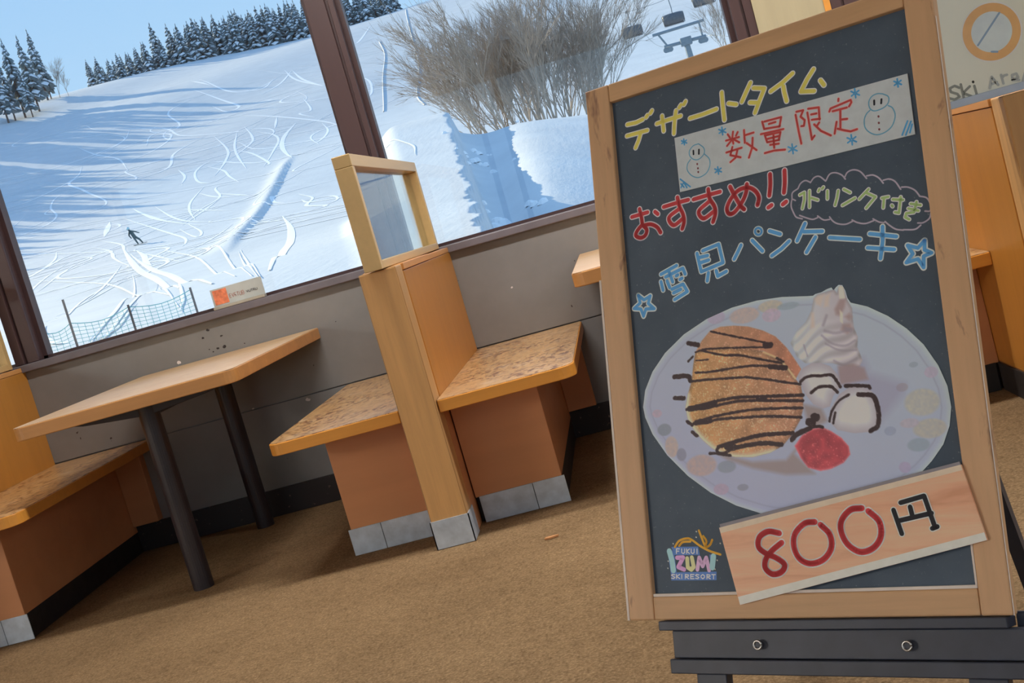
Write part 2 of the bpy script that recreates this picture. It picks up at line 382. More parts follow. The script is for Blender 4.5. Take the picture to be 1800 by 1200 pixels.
# ------------------------------------------------------------------ outside: ski hill
# ---- snow hill: height of the ground at (x, y); azimuth is measured from the window normal
R_T = [0, 5, 10, 18, 30, 50, 75, 107, 150, 200, 250, 288, 312, 335, 380, 470]
Z_T = [-1.3, -1.0, -.35, .70, 1.42, 1.90, 3.75, 7.1, 15.3, 28.2, 43.4, 53.2, 57.6, 59.0, 60.0, 61.0]
R_B = [0, 8, 12, 18, 25, 35, 45, 53, 57, 60, 68, 80]          # ski-jump bank
Z_B = [-1.0, .30, .78, 1.15, 1.75, 2.95, 4.45, 5.85, 6.25, 6.0, 3.6, 3.4]
R_F = [0, 10, 18, 24, 30, 42, 52, 57, 62, 72, 90, 110]        # snow field on the right of it
Z_F = [-1.3, -1.1, -.35, .35, 1.15, 2.75, 4.05, 4.35, 4.2, 3.6, 4.6, 7.2]
def curve(x, xs, ys):
    xs = np.asarray(xs, float); ys = np.asarray(ys, float)
    m = np.gradient(ys, xs)
    x = np.clip(x, xs[0], xs[-1]); i = np.clip(np.searchsorted(xs, x, 'right') - 1, 0, len(xs) - 2)
    h = xs[i + 1] - xs[i]; t = (x - xs[i]) / h
    return ((2*t**3 - 3*t**2 + 1)*ys[i] + (t**3 - 2*t**2 + t)*h*m[i] + (-2*t**3 + 3*t**2)*ys[i + 1] + (t**3 - t**2)*h*m[i + 1])
def smooth(a, b, x):
    t = np.clip((x - a) / (b - a), 0, 1); return t*t*(3 - 2*t)
def ground(x, y):
    x = np.asarray(x, float); y = np.asarray(y, float)
    r = np.hypot(x, y); az = np.degrees(np.arctan2(x, y))
    z = curve(r, R_T, Z_T)
    far = smooth(90, 200, r)
    z = z + far*.5*(np.sin(x*.061 + 1.3)*np.cos(y*.043) + .6*np.sin(x*.11 - y*.07))
    # long bank left of the pipe: soft on the sunny side, cut sharply on the right
    ac = np.interp(r, [60, 75, 95, 120, 150, 170], [-18.2, -17.1, -15.95, -14.75, -13.45, -12.9])
    d = np.radians(az - ac)*r
    hb = np.interp(r, [66, 76, 95, 140, 152], [0, .45, .62, .55, 0])
    z = z + hb*np.where(d < 0, np.exp(-(d/1.25)**2), .55*np.exp(-(d/.3)**2) + .45*np.exp(-(d/8.)**2))
    # snow field and jump bank on the right
    jag = .17*np.sin(r*1.3 + 1.7*np.sin(r*.37)) + .12*np.sin(r*3.1 + 2.3*np.sin(r*.9)) + .08*np.sin(r*6.7 + 2.*np.sin(r*1.9))
    edge = -6.15 + jag*np.clip(20/np.maximum(r, 6), .2, 1.)
    wr = smooth(edge, edge + 14/np.maximum(r, 10), az)
    zf = curve(r, R_F, Z_F) + .0047*np.clip(-az, -14, 6.5)*r*np.exp(-(r/75.)**4)
    zf = zf - .75*np.exp(-((az + 5.)/1.5)**2)*np.exp(-(r/62.)**8)
    zf = zf + .10*np.sin(x*.9 + y*.35)*np.sin(y*.5)*np.exp(-(r/70.)**4)
    near = 1 - smooth(84, 112, r)
    wb = smooth(-12.5, -8.6, az)*near
    zb = np.maximum(curve(r, R_B, Z_B), np.where(r > 62, z, -9))
    left = z*(1 - wb) + zb*wb
    right = zf*near + z*(1 - near)
    return left*(1 - wr) + right*wr
def spot(x, y, dz=0.): return Vector((x, y, float(ground(x, y)) + dz))
def grid_rows(a0, a1, da, rs):
    az = np.radians(np.arange(a0, a1 + .5*da, da)); A, Q = np.meshgrid(az, rs)
    X, Y = Q*np.sin(A), Q*np.cos(A)
    return X, Y, ground(X, Y)
def terrain(name, a0, a1, da, rs, m):
    X, Y, Z = grid_rows(a0, a1, da, rs); nr, nc = X.shape
    me = bpy.data.meshes.new(name)
    vs = np.stack([X, Y, Z], -1).reshape(-1, 3); i = np.arange((nr - 1)*nc).reshape(nr - 1, nc)[:, :-1]
    fs = np.stack([i, i + 1, i + nc + 1, i + nc], -1).reshape(-1, 4)[:, ::-1]
    me.vertices.add(len(vs)); me.vertices.foreach_set('co', vs.ravel()); me.loops.add(fs.size); me.loops.foreach_set('vertex_index', fs.ravel().astype(np.int32))
    me.polygons.add(len(fs)); me.polygons.foreach_set('loop_start', np.arange(0, fs.size, 4, dtype=np.int32)); me.polygons.foreach_set('loop_total', np.full(len(fs), 4, np.int32))
    me.polygons.foreach_set('use_smooth', np.ones(len(fs), bool)); me.update(); me.validate(); me.materials.append(m)
    if me.polygons[0].normal.z < 0: me.flip_normals()
    o = bpy.data.objects.new(name, me); COL.objects.link(o); return struct(o)
rs = [6.0]
while rs[-1] < 470: rs.append(rs[-1]*1.0095)
hill = terrain('snow_slope_ground', -34, 14, .12, np.array(rs), M['snow'])
terrain('snow_field_ground', -62, -34, .7, np.array(rs[::4]), M['snow'])
terrain('snow_bank_ground', 14, 62, .7, np.array(rs[::4]), M['snow'])
struct(MB().box((-260, -260, -1.6), (260, 7, -1.35)).build('snow_yard_ground', M['snow']))

def drape(name, lines, m, parent, lift=.02, kind='stuff'):
    """flat ribbons laid on the snow: (width, points)"""
    b = MB()
    for wd, pts in lines:
        P = catmull([(x, y, 0) for x, y in pts], 6)
        k = len(b.v); nP = len(P)
        for i, p in enumerate(P):
            d = (P[min(i + 1, nP - 1)] - P[max(i - 1, 0)]); d.z = 0; d.normalize()
            s = Vector((-d.y, d.x, 0)); tp = wd*.5*(.15 + .85*min(1, 3.2*min(i, nP - 1 - i)/nP))
            for u in (-1, 0, 1):
                q = p + s*tp*u; b.v.append((q.x, q.y, float(ground(q.x, q.y)) + lift + (.012 if u == 0 else 0)))
        for i in range(nP - 1):
            for u in (0, 1): b.f.append((k + i*3 + u, k + i*3 + u + 1, k + i*3 + u + 4, k + i*3 + u + 3))
    o = b.build(name, m, parent, smooth=True); o['kind'] = kind; return o
def catmull(pts, n):
    P = [Vector(p) for p in pts]
    if len(P) < 3: return [P[0].lerp(P[1], t/n) for t in range(n + 1)]
    P = [P[0]*2 - P[1]] + P + [P[-1]*2 - P[-2]]; out = []
    for i in range(1, len(P) - 2):
        a, b_, c_, d = P[i - 1:i + 3]
        for k in range(n):
            t = k/n; out.append(.5*((2*b_) + (c_ - a)*t + (2*a - 5*b_ + 4*c_ - d)*t*t + (3*b_ - a - 3*c_ + d)*t**3))
    out.append(P[-2].copy()); return out
TRACKS = [(0.46, [(-49.02, 222.87), (-44.85, 210.47), (-39.14, 197.56)]), (0.47, [(-49.02, 222.87), (-49.29, 212.35), (-51.37, 205.48)]), (0.43, [(-41.17, 200.21), (-44.13, 198.55), (-45.55, 192.48), (-38.16, 185.31)]), (0.4, [(-41.41, 190.35), (-38.37, 179.14), (-39.9, 177.98), (-36.79, 172.73)]), (0.39, [(-52.79, 191.04), (-44.1, 180.29), (-35.04, 168.6), (-31.28, 161.4)]), (0.35, [(-34.82, 167.21), (-32.93, 160.25), (-32.87, 153.73), (-34.24, 150.35)]), (0.32, [(-28.88, 146.17), (-31.75, 147.42), (-34.34, 144.78)]), (0.36, [(-52.31, 175.36), (-47.19, 162.28), (-45.52, 154.22), (-44.35, 143.92)]), (0.37, [(-48.21, 177.57), (-45.09, 168.47), (-44.21, 163.11), (-45.19, 153.9)]), (0.36, [(-48.58, 174.15), (-45.89, 161.2), (-40.46, 144.44)]), (0.35, [(-45.2, 171.55), (-41.73, 166.65), (-39.94, 161.54), (-39.12, 153.7), (-37.82, 142.26)]), (0.34, [(-47.19, 162.28), (-42.33, 155.75), (-37.64, 144.58), (-38.18, 142.78)]), (0.33, [(-46.18, 155.9), (-48.35, 155.45), (-48.39, 149.99), (-45.66, 141.83), (-43.06, 139.09), (-42.28, 144.13)]), (0.32, [(-47.32, 152.43), (-43.95, 146.97), (-41.76, 141.15), (-38.71, 133.71)]), (0.34, [(-51.89, 154.52), (-49.36, 148.62), (-48.2, 143.31)]), (0.39, [(-43.59, 179.17), (-42.24, 170.65)]), (0.28, [(-38.06, 132.86), (-41.32, 133.55), (-38.23, 123.83), (-38.32, 116.46), (-37.86, 108.8)]), (0.28, [(-43.79, 137.6), (-42.13, 126.57), (-39.9, 118.46), (-36.48, 109.06)]), (0.28, [(-32.67, 117.13), (-39.83, 128.15)]), (0.27, [(-50.3, 131.29), (-44.2, 119.49), (-39.9, 112.32), (-32.96, 101.38)]), (0.49, [(-69.95, 235.85), (-59.64, 215.71), (-53.7, 212.11), (-50.59, 219.65)]), (0.47, [(-69.11, 225.44), (-60.26, 210.75), (-54.14, 199.79), (-55.45, 196.94), (-60.0, 205.21)]), (0.48, [(-57.53, 214.0), (-52.46, 210.98), (-51.62, 217.56)]), (0.52, [(-64.82, 224.43), (-71.54, 235.99)]), (0.66, [(-39.36, 171.54), (-39.52, 163.49), (-38.12, 154.98), (-34.35, 142.73)]), (0.25, [(-57.0, 116.39), (-54.57, 112.46), (-49.91, 107.81), (-41.29, 99.15), (-37.64, 91.78)]), (0.22, [(-45.09, 105.79), (-41.0, 99.27), (-37.91, 92.1), (-31.71, 79.08)]), (0.15, [(-44.99, 91.76), (-33.56, 74.6), (-23.83, 57.67), (-8.99, 24.02)]), (0.24, [(-44.99, 91.76), (-46.92, 101.26), (-49.6, 108.39)]), (0.12, [(-14.15, 29.09), (-24.27, 53.67), (-27.7, 69.27)]), (0.13, [(-22.05, 46.43), (-24.04, 54.43), (-26.51, 65.87)]), (0.09, [(-7.92, 17.49), (-8.88, 20.4), (-11.57, 27.73), (-23.31, 58.1), (-26.91, 67.21)]), (0.07, [(-7.87, 17.29), (-8.8, 20.92), (-20.12, 52.63)]), (0.2, [(-33.0, 66.68), (-38.28, 78.35), (-42.02, 88.98), (-44.4, 99.33)]), (0.12, [(-31.79, 64.38), (-25.96, 52.93), (-13.04, 26.3)]), (0.08, [(-18.35, 48.07), (-7.08, 19.13)]), (0.07, [(-19.34, 53.09), (-8.89, 24.43), (-6.82, 18.43)]), (0.12, [(-25.41, 76.91), (-20.75, 64.97), (-6.87, 22.73)]), (0.1, [(-19.31, 62.9), (-6.59, 22.14)]), (0.1, [(-19.54, 64.09), (-14.77, 48.92), (-6.27, 21.25)]), (0.2, [(-27.26, 77.76), (-27.87, 84.73), (-29.53, 97.0)]), (0.26, [(-46.85, 128.74), (-38.88, 112.05), (-33.05, 103.45)]), (0.23, [(-49.2, 125.07), (-41.45, 111.33), (-33.81, 96.66), (-31.16, 89.53), (-30.3, 86.02)]), (0.23, [(-36.67, 107.31), (-32.52, 97.73), (-31.26, 92.67), (-36.35, 104.03)]), (0.28, [(-50.3, 131.29), (-46.65, 124.34), (-39.9, 112.32)]), (0.24, [(-45.91, 109.79), (-41.24, 102.62), (-38.09, 95.05)]), (0.13, [(-31.85, 86.74), (-21.95, 64.57), (-7.88, 24.93)]), (0.18, [(-33.69, 87.76), (-31.08, 82.54), (-24.51, 68.55)]), (0.2, [(-36.01, 74.34), (-40.17, 86.53), (-42.46, 96.25)]), (0.28, [(-42.87, 132.01), (-38.23, 123.83), (-33.43, 119.41)]), (0.26, [(-42.1, 121.72), (-32.66, 109.01)]), (0.26, [(-37.03, 106.76), (-37.88, 123.31)]), (0.16, [(-33.2, 81.5), (-27.46, 64.61), (-23.7, 52.77)]), (0.05, [(-10.09, 24.94), (-8.06, 19.07), (-7.71, 17.26)]), (0.31, [(-65.32, 130.57), (-60.75, 130.12), (-57.09, 133.07), (-52.77, 134.63)]), (0.3, [(-62.31, 126.71), (-57.12, 126.5), (-50.79, 126.59)]), (0.11, [(-12.61, 25.89), (-10.8, 21.99), (-9.08, 18.71), (-8.46, 17.96)]), (0.6, [(-46.52, 112.35), (-50.34, 124.18)]), (0.42, [(-36.83, 94.26), (-33.27, 86.2), (-30.31, 78.55), (-27.63, 72.3)]), (0.44, [(-41.24, 102.62), (-35.21, 88.23), (-27.22, 69.24), (-20.26, 53.49), (-9.95, 27.29)]), (0.39, [(-36.41, 91.84), (-26.12, 68.17), (-19.46, 53.31), (-8.12, 24.12)]), (0.45, [(-22.95, 87.44), (-18.61, 71.83), (-15.56, 59.19), (-13.38, 49.21), (-6.64, 23.17)]), (0.44, [(-50.74, 224.54), (-46.58, 212.56), (-39.14, 197.56)]), (0.51, [(-43.54, 251.05), (-38.66, 237.47), (-38.57, 263.19)]), (0.5, [(-37.78, 236.4), (-33.86, 242.24), (-30.13, 252.21)]), (0.4, [(-23.66, 197.39), (-18.44, 191.72)]), (0.36, [(-22.0, 182.28), (-17.5, 174.32)]), (0.39, [(-33.66, 199.58), (-30.83, 191.53), (-29.5, 182.02), (-29.97, 178.5)]), (0.09, [(-7.78, 48.07), (-7.06, 46.47), (-6.04, 42.78), (-5.53, 38.96)]), (0.1, [(-7.93, 47.59), (-7.44, 46.81)])]
RUTS = [(0.15, [(-32.66, 280.3), (-29.93, 254.65), (-25.07, 212.53), (-23.22, 195.43), (-21.74, 171.63), (-19.62, 159.4)]), (0.15, [(-33.63, 232.78), (-30.69, 214.62), (-28.62, 190.66), (-25.73, 164.2)])]
CLODS = [(-2.12, 26.87, 9, 0.35, 0.22), (-2.55, 26.88, 3, 0.15, 0.1), (-8.49, 126.52, 8, 1.0, 0.35), (-6.88, 121.81, 6, 0.6, 0.3), (-3.98, 44.22, 5, 0.7, 0.18), (-4.06, 41.25, 6, 0.35, 0.2), (-2.49, 38.72, 1, 0.05, 0.16), (-3.49, 37.84, 3, 0.4, 0.14), (-14.04, 137.08, 6, 0.4, 0.18)]
BIG_RIDGE = (-92.56, 286.42)
LEFT_TREES = [(-105.5, 235.6, 1.03, 'tall bluish snow-dusted conifer at the far left edge of the slope'), (-108.6, 255.7, 1.0, 'tallest conifer of the left-hand group with a dark trunk side'), (-104.6, 240.7, 1.01, 'snow-dusted conifer just left of the tallest one in the left-hand group'), (-107.5, 232.1, 0.89, 'conifer cut by the left picture edge, bare trunk showing'), (-106.8, 233.8, 0.77, 'second conifer from the left edge with a bare lower trunk'), (-103.8, 235.1, 0.65, 'short conifer standing in front of the left-hand group'), (-108.4, 257.1, 0.69, 'slim conifer at the right end of the left-hand group')]
FAR_BARE = [(-106.3, 256.7, 0.85, 'thin leafless tree beside the left-hand conifers on the skyline'), (-104.2, 256.0, 0.6, 'smaller leafless tree right of the thin one on the skyline')]
TOWER_PTS = [(7.54, 111.75, 12.79), (12.17, 111.34, 12.8), (8.29, 111.69, 11.53), (12.02, 111.35, 11.42)]
TOWER_BASE = (10.15, 111.69, 7.86)
CHAIR_A = (6.76, 127.82, 17.51)
CHAIR_B = (10.7, 123.54, 17.08)
CHAIR_C = (13.25, 117.25, 17.32)
CABLE_A = [(3.47, 139.96, 19.54), (6.76, 127.82, 17.51), (10.7, 123.54, 17.08), (13.25, 117.25, 17.32), (15.78, 106.84, 16.21)]
CABLE_B = [(7.64, 149.81, 21.9), (7.92, 129.76, 15.42), (8.29, 111.69, 11.53), (12.02, 111.35, 11.42), (13.16, 99.13, 9.41)]
RIGHT_TREE = (12.3, 104.3)
FENCE = [(-8.26, 16.67, 0.55), (-7.85, 16.86, 0.74), (-7.09, 17.2, 0.42), (-6.24, 17.52, 0.42)]
RIDER = (-38.17, 98.89, 6.99)
rnd = random.Random(12)
for k in range(84):                           # more wavering trails down the piste
    az = R(rnd.uniform(-25.5, -9)); r_ = 80 + 160*rnd.random()**1.3; x, y = r_*math.sin(az), r_*math.cos(az); hd = rnd.uniform(-1.1, 1.1); tr = []
    for i in range(rnd.randint(4, 8)):
        tr.append((x, y)); hd = max(-1.3, min(1.3, hd + rnd.gauss(0, .75))); st = rnd.uniform(5, 11)*r_/150; x += math.sin(hd)*st; y -= math.cos(hd)*st
    TRACKS.append((rnd.uniform(.2, .42), tr))
drape('ski_tracks', TRACKS, M['fresh'], hill)
b = MB()
for wd, pts in RUTS:                          # thrown-up edges of old piste tracks
    P = catmull([(x, y, 0) for x, y in pts], 5); k = len(b.v)
    for i, p in enumerate(P):
        d = (P[min(i + 1, len(P) - 1)] - P[max(i - 1, 0)]).normalized(); s = Vector((-d.y, d.x, 0))
        for u, h in ((-1.2, -.05), (0, wd), (.45, -.05)):
            q_ = p + s*wd*u; b.v.append((q_.x, q_.y, float(ground(q_.x, q_.y)) + h))
    for i in range(len(P) - 1):
        for u in (0, 1): b.f.append((k + i*3 + u, k + i*3 + u + 1, k + i*3 + u + 4, k + i*3 + u + 3))
o = b.build('snow_rut', M['snow'], hill); o['kind'] = 'stuff'
rnd = random.Random(5); b = MB()
for x, y, n_, sp, sz in CLODS:
    for k in range(n_):
        px_, py_ = x + rnd.gauss(0, sp), y + rnd.gauss(0, sp); r_ = sz*rnd.uniform(.4, 1.1); z_ = float(ground(px_, py_))
        k0 = len(b.v)
        for j in range(7):
            a = 2*math.pi*j/7; b.v.append((px_ + r_*math.cos(a)*rnd.uniform(.8, 1.2), py_ + r_*math.sin(a)*rnd.uniform(.8, 1.2), z_ - .03))
        for j in range(7):
            a = 2*math.pi*j/7; b.v.append((px_ + .6*r_*math.cos(a), py_ + .6*r_*math.sin(a), z_ + .55*r_*rnd.uniform(.7, 1.2)))
        b.v.append((px_, py_, z_ + .75*r_))
        for j in range(7):
            b.f.append((k0 + j, k0 + (j + 1) % 7, k0 + 7 + (j + 1) % 7, k0 + 7 + j)); b.f.append((k0 + 7 + j, k0 + 7 + (j + 1) % 7, k0 + 14))
o = b.build('snow_clods', M['fresh'], hill); o['kind'] = 'stuff'

# ---- conifers: one of each of six shapes, then copies
def conifer(seed, h, bare=.12, width=.17):
    rnd = random.Random(seed); g, s = MB(), MB(); nl = int(9 + h*.55)
    for k in range(nl):
        t = k/(nl - 1); z = h*(bare + (1 - bare)*t)*.985; rad = width*h*(1 - t)**.8 + .012*h
        for j in range(rnd.randint(6, 9)):
            a = rnd.uniform(0, 6.283); L = rad*rnd.uniform(.65, 1.2); wd = L*rnd.uniform(.26, .4); dr = L*rnd.uniform(.35, .75); zz = z + rnd.uniform(-.025, .025)*h
            ca, sa = math.cos(a), math.sin(a)
            def pt(u, w_, dz): return (u*ca - w_*sa, u*sa + w_*ca, zz + dz)
            g.add([pt(0, 0, .03*h), pt(.55*L, wd, -.4*dr), pt(L, 0, -dr), pt(.55*L, -wd, -.4*dr), pt(.5*L, 0, -.75*dr - .03*h)], [(0, 1, 2), (0, 2, 3), (0, 4, 1), (1, 4, 2), (2, 4, 3), (3, 4, 0)])
            if rnd.random() < .93:
                u0, u1 = rnd.uniform(.0, .3), rnd.uniform(.8, 1.04); w2 = wd*rnd.uniform(.6, 1.05); th = .012*h
                s.add([pt(u0*L, 0, .012*h - dr*u0*.6 + th), pt(.6*L, w2, -.42*dr + th*.6), pt(u1*L, 0, -dr*u1*.95 + th), pt(.6*L, -w2, -.42*dr + th*.6), pt(.6*L, 0, -.36*dr + 2.2*th)], [(0, 1, 4), (1, 2, 4), (2, 3, 4), (3, 0, 4)])
    t_ = thing('conifer', '', 'tree')
    MB().tube([(0, 0, -.6), (0, 0, h*.5), (0, 0, h)], [.014*h, .009*h, .002*h], 6).build('trunk', M['bark'], t_)
    g.build('foliage', M['needles'], t_); s.build('snow_load', M['snowload'], t_)
    return t_
PROTO = [conifer(11 + k, 10, .05, .25) for k in range(5)] + [conifer(31 + k, 15, .22, .15) for k in range(3)]
used = set()
def plant(k, x, y, hs, label, group=None):
    o = PROTO[k] if k not in used else copy_tree(PROTO[k])
    used.add(k); o.location = spot(x, y); o.scale = (hs*1.05, hs*1.05, hs); o.rotation_euler = (0, 0, (x*7.3 + y*3.1) % 6.28)
    tag(o, label, 'tree', group)
    if not group and 'group' in o: del o['group']
    return o
rnd = random.Random(8)
RIDGE = 'snow-dusted conifer in the dense row along the ridge against the sky'
plant(0, *BIG_RIDGE, 1.06, 'tallest snow-dusted conifer standing above the left part of the ridge row')
for row, (r0, n_) in enumerate(((299, 36), (304, 38), (310, 36))):
    for k in range(n_):
        az = -20.9 + (k + .5*(row % 2) + rnd.uniform(-.3, .3))*(14.6/n_); r_ = r0 + rnd.uniform(-2, 2)
        if -20.9 < az < -19.2: hs = rnd.uniform(.38, .62)
        elif az < -17.4: hs = rnd.uniform(.5, .72)
        else: hs = rnd.uniform(.74, .98)
        if az > -8.4: hs *= .75
        if az > -7.0: continue
        plant(rnd.randint(0, 4), r_*math.sin(R(az)), r_*math.cos(R(az)), hs, RIDGE, 'conifers along the ridge')
for k, (x, y, hs, lb) in enumerate(LEFT_TREES):
    plant(5 + k % 3, x, y, hs, lb)
WOOD = []
for k in range(130):                                # the rest of the wood left of the piste, whose long shadows cross it
    f_ = (k + rnd.random())/130; az = -26.3 - 10.5*f_ + rnd.uniform(-.8, .8) - (k % 4)*1.2; r_ = 268 - 128*f_**.9 + rnd.uniform(-9, 9)
    WOOD.append((5 + k % 3, spot(r_*math.sin(R(az)), r_*math.cos(R(az))), rnd.uniform(.75, 1.05), rnd.uniform(0, 6.28)))
wd_ = bpy.data.objects.new('conifer_wood', None); COL.objects.link(wd_); wd_['kind'] = 'stuff'; tag(wd_, 'dense wood of tall conifers along the left side of the piste', 'trees')
for ci, (nm, m) in enumerate((('trunks', M['bark']), ('foliage', M['needles']), ('snow_load', M['snowload']))):
    b = MB()
    for k, p, s_, a_ in WOOD:
        me = [c_ for c_ in PROTO[k].children if c_.name.split('.')[0] == ('trunk', 'foliage', 'snow_load')[ci]][0].data
        T_ = Matrix.Translation(p) @ Matrix.Rotation(a_, 4, 'Z') @ Matrix.Scale(s_, 4)
        b.add([T_ @ v_.co for v_ in me.vertices], [tuple(q_.vertices) for q_ in me.polygons])
    b.build(nm, m, wd_)

# ---- leafless trees
def bare_tree(seed, h, spread, levels=5, r0=.095):
    rnd = random.Random(seed); b = MB()
    def grow(p, d, L, r_, lv):
        pts = [p]; dd = d.copy()
        for i in range(3):
            dd = (dd + Vector((rnd.gauss(0, .10), rnd.gauss(0, .10), rnd.gauss(.03, .05)))).normalized(); pts.append(pts[-1] + dd*L/3)
        b.tube(pts, [r_, r_*.88, r_*.76, r_*.62], 4 if lv > 2 else 3, cap=False)
        if lv == 0: return
        for i in range(2 if lv > 3 else rnd.randint(3, 4)):
            q = pts[rnd.choice((1, 2, 2, 3, 3))]; ax = Vector((rnd.gauss(0, 1), rnd.gauss(0, 1), rnd.gauss(.15, .5))).normalized()
            grow(q, (dd + ax*spread*rnd.uniform(.5, 1.1)).normalized(), L*rnd.uniform(.58, .82), max(r_*.55, .010), lv - 1)
        grow(pts[3], dd, L*.8, r_*.62, lv - 1)
    grow(Vector((0, 0, -.4)), Vector((rnd.gauss(0, .08), rnd.gauss(0, .08), 1)).normalized(), h*.30, r0, levels)
    t_ = thing('bare_tree', '', 'tree'); b.build('branches', M['twig'], t_); return t_
BARE = [bare_tree(70 + k, 10.0, .50) for k in range(4)]
used_b = set()
def plant_bare(k, x, y, s_, lean, label, group=None):
    o = BARE[k] if k not in used_b else copy_tree(BARE[k])
    used_b.add(k); o.location = spot(x, y); o.scale = (s_, s_, s_); o.rotation_euler = (0, R(lean), (x*5.1 + y*2.3) % .9)
    tag(o, label, 'tree', group); return o
rnd = random.Random(3)
for k in range(30):
    f_ = k/29; az = -4.6 + 5.2*f_ + rnd.uniform(-.25, .25); r_ = 69 + 9*rnd.random() + (3 if k % 2 else 0)
    plant_bare(k % 4, r_*math.sin(R(az)), r_*math.cos(R(az)), rnd.uniform(.78, 1.05), -26*(1 - f_)**1.3 + 12*f_**2 + rnd.uniform(-5, 5),
               'leafless tree in the brown thicket on the snowbank left of the chalkboard', 'thicket of leafless trees')
for k, (x, y, s_, lb) in enumerate(FAR_BARE): plant_bare(k % 4, x, y, s_, 0, lb)

# ---- chairlift
lt = thing('lift_tower', 'steel chairlift tower with cross-arm showing just above the chalkboard frame', 'lift tower', TOWER_BASE)
A, B_, C_, D_ = [Vector(p) for p in TOWER_PTS]      # arm ends, sheave beam ends
MB().tube([A, B_], .13, 8).build('cross_arm', M['lift'], lt)
MB().tube([C_, D_], .15, 8).build('sheave_beam', M['lift'], lt)
for p, q_ in ((A.lerp(B_, .1), C_.lerp(D_, .08)), (A.lerp(B_, .9), C_.lerp(D_, .92))): MB().tube([p, q_], .09, 6).build('hanger', M['lift'], lt)
mid = C_.lerp(D_, .52); MB().tube([mid, (mid.x + .1, mid.y, TOWER_BASE[2] - .3)], [.26, .34], 10).build('pole', M['lift'], lt)
MB().box((mid.x - .5, mid.y - .4, mid.z - .35), (mid.x + .5, mid.y + .4, mid.z + .35)).build('head_box', M['lift'], lt, .05)
for s0 in (.02, .86):
    for k in range(3):
        p = C_.lerp(D_, s0 + .055*k); MB().lathe([(.24, -.06), (.24, .06)], (p.x, p.y, p.z - .30), 14, 'Y').build('sheave', M['lift'], lt)
def chair(p, label):
    p = Vector(p); t_ = thing('lift_chair', label, 'chairlift chair', p)
    MB().box((p.x - .14, p.y - .2, p.z - .10), (p.x + .14, p.y + .2, p.z + .12)).build('cable_grip', M['lift'], t_, .02)
    MB().tube([p, p + Vector((.06, 0, -1.0)), p + Vector((.02, 0, -1.55))], .045, 6).build('hanger_arm', M['lift'], t_)
    b = MB(); w_ = 1.05
    prof = [(-.55, -1.95), (-.50, -1.65), (-.2, -1.48), (.3, -1.50), (.55, -1.75), (.62, -2.2), (.5, -2.55)]
    for x_ in np.linspace(-w_, w_, 9):
        sh = 1 - .18*(abs(x_)/w_)**4
        for a, c_ in prof: b.v.append((p.x + x_, p.y - a*sh, p.z - 2.0 + (c_ + 2.0)*sh))
    for i in range(8):
        for j in range(6): b.f.append((i*7 + j, i*7 + j + 1, i*7 + j + 8, i*7 + j + 7))
    o = b.build('wind_hood', M['hood'], t_, smooth=True); sm = o.modifiers.new('shell', 'SOLIDIFY'); sm.thickness = .04
    MB().box((p.x - .95, p.y - .35, p.z - 2.62), (p.x + .95, p.y + .25, p.z - 2.52)).build('seat', M['hood'], t_, .03)
    MB().box((p.x - .95, p.y + .25, p.z - 2.60), (p.x + .95, p.y + .33, p.z - 1.95)).build('backrest', M['hood'], t_, .03)
    MB().tube([(p.x - 1.0, p.y - .3, p.z - 2.6), (p.x - 1.05, p.y + .2, p.z - 1.62), (p.x + 1.05, p.y + .2, p.z - 1.62), (p.x + 1.0, p.y - .3, p.z - 2.6)], .04, 6).build('side_frame', M['lift'], t_)
chair(CHAIR_A, 'hooded chairlift chair hanging right of the leafless thicket')
chair(CHAIR_B, 'hooded chairlift chair above the tower cross-arm, right of the other chair')
chair(CHAIR_C, 'chairlift chair cut off by the top edge of the picture')
for pts, lb in ((CABLE_A, 'thin haul rope carrying the chairlift chairs'), (CABLE_B, 'thin haul rope running over the lift tower sheaves')):
    tag(MB().tube(catmull(pts, 6), .022, 5).build('lift_cable', M['lift']), lb, 'cable')

plant_bare(2, *RIGHT_TREE, .8, 0, 'leafless tree at the right edge of the window view, beside the lift tower')

# ---- net fence near the window
fx = [Vector(p) for p in FENCE]
t_ = thing('safety_net', 'low teal safety net fence at the bottom of the left window', 'net fence', spot(*fx[0][:2]))
for p in fx: g = spot(p.x, p.y); MB().tube([g + Vector((0, 0, -.3)), g + Vector((.0, 0, p.z))], .018, 6).build('stake', M['bark'], t_)
b = MB()
for p, q_ in zip(fx[:-1], fx[1:]):
    g0, g1 = spot(p.x, p.y), spot(q_.x, q_.y); L = (g1 - g0).length; nc = max(2, int(L/.09))
    def at(u, v_): c_ = g0.lerp(g1, u); return (c_.x, c_.y, float(ground(c_.x, c_.y)) + .03 + v_*(.36 - .08*math.sin(u*math.pi)))
    for i in range(nc + 1): u = i/nc; b.tube([at(u, 0), at(u, 1)], .004, 3, False)
    for j in range(7): b.tube([at(u/6, j/6) for u in range(7)], .007 if j in (0, 6) else .004, 3, False)
o = b.build('net_mesh', M['net'], t_); o['kind'] = 'stuff'

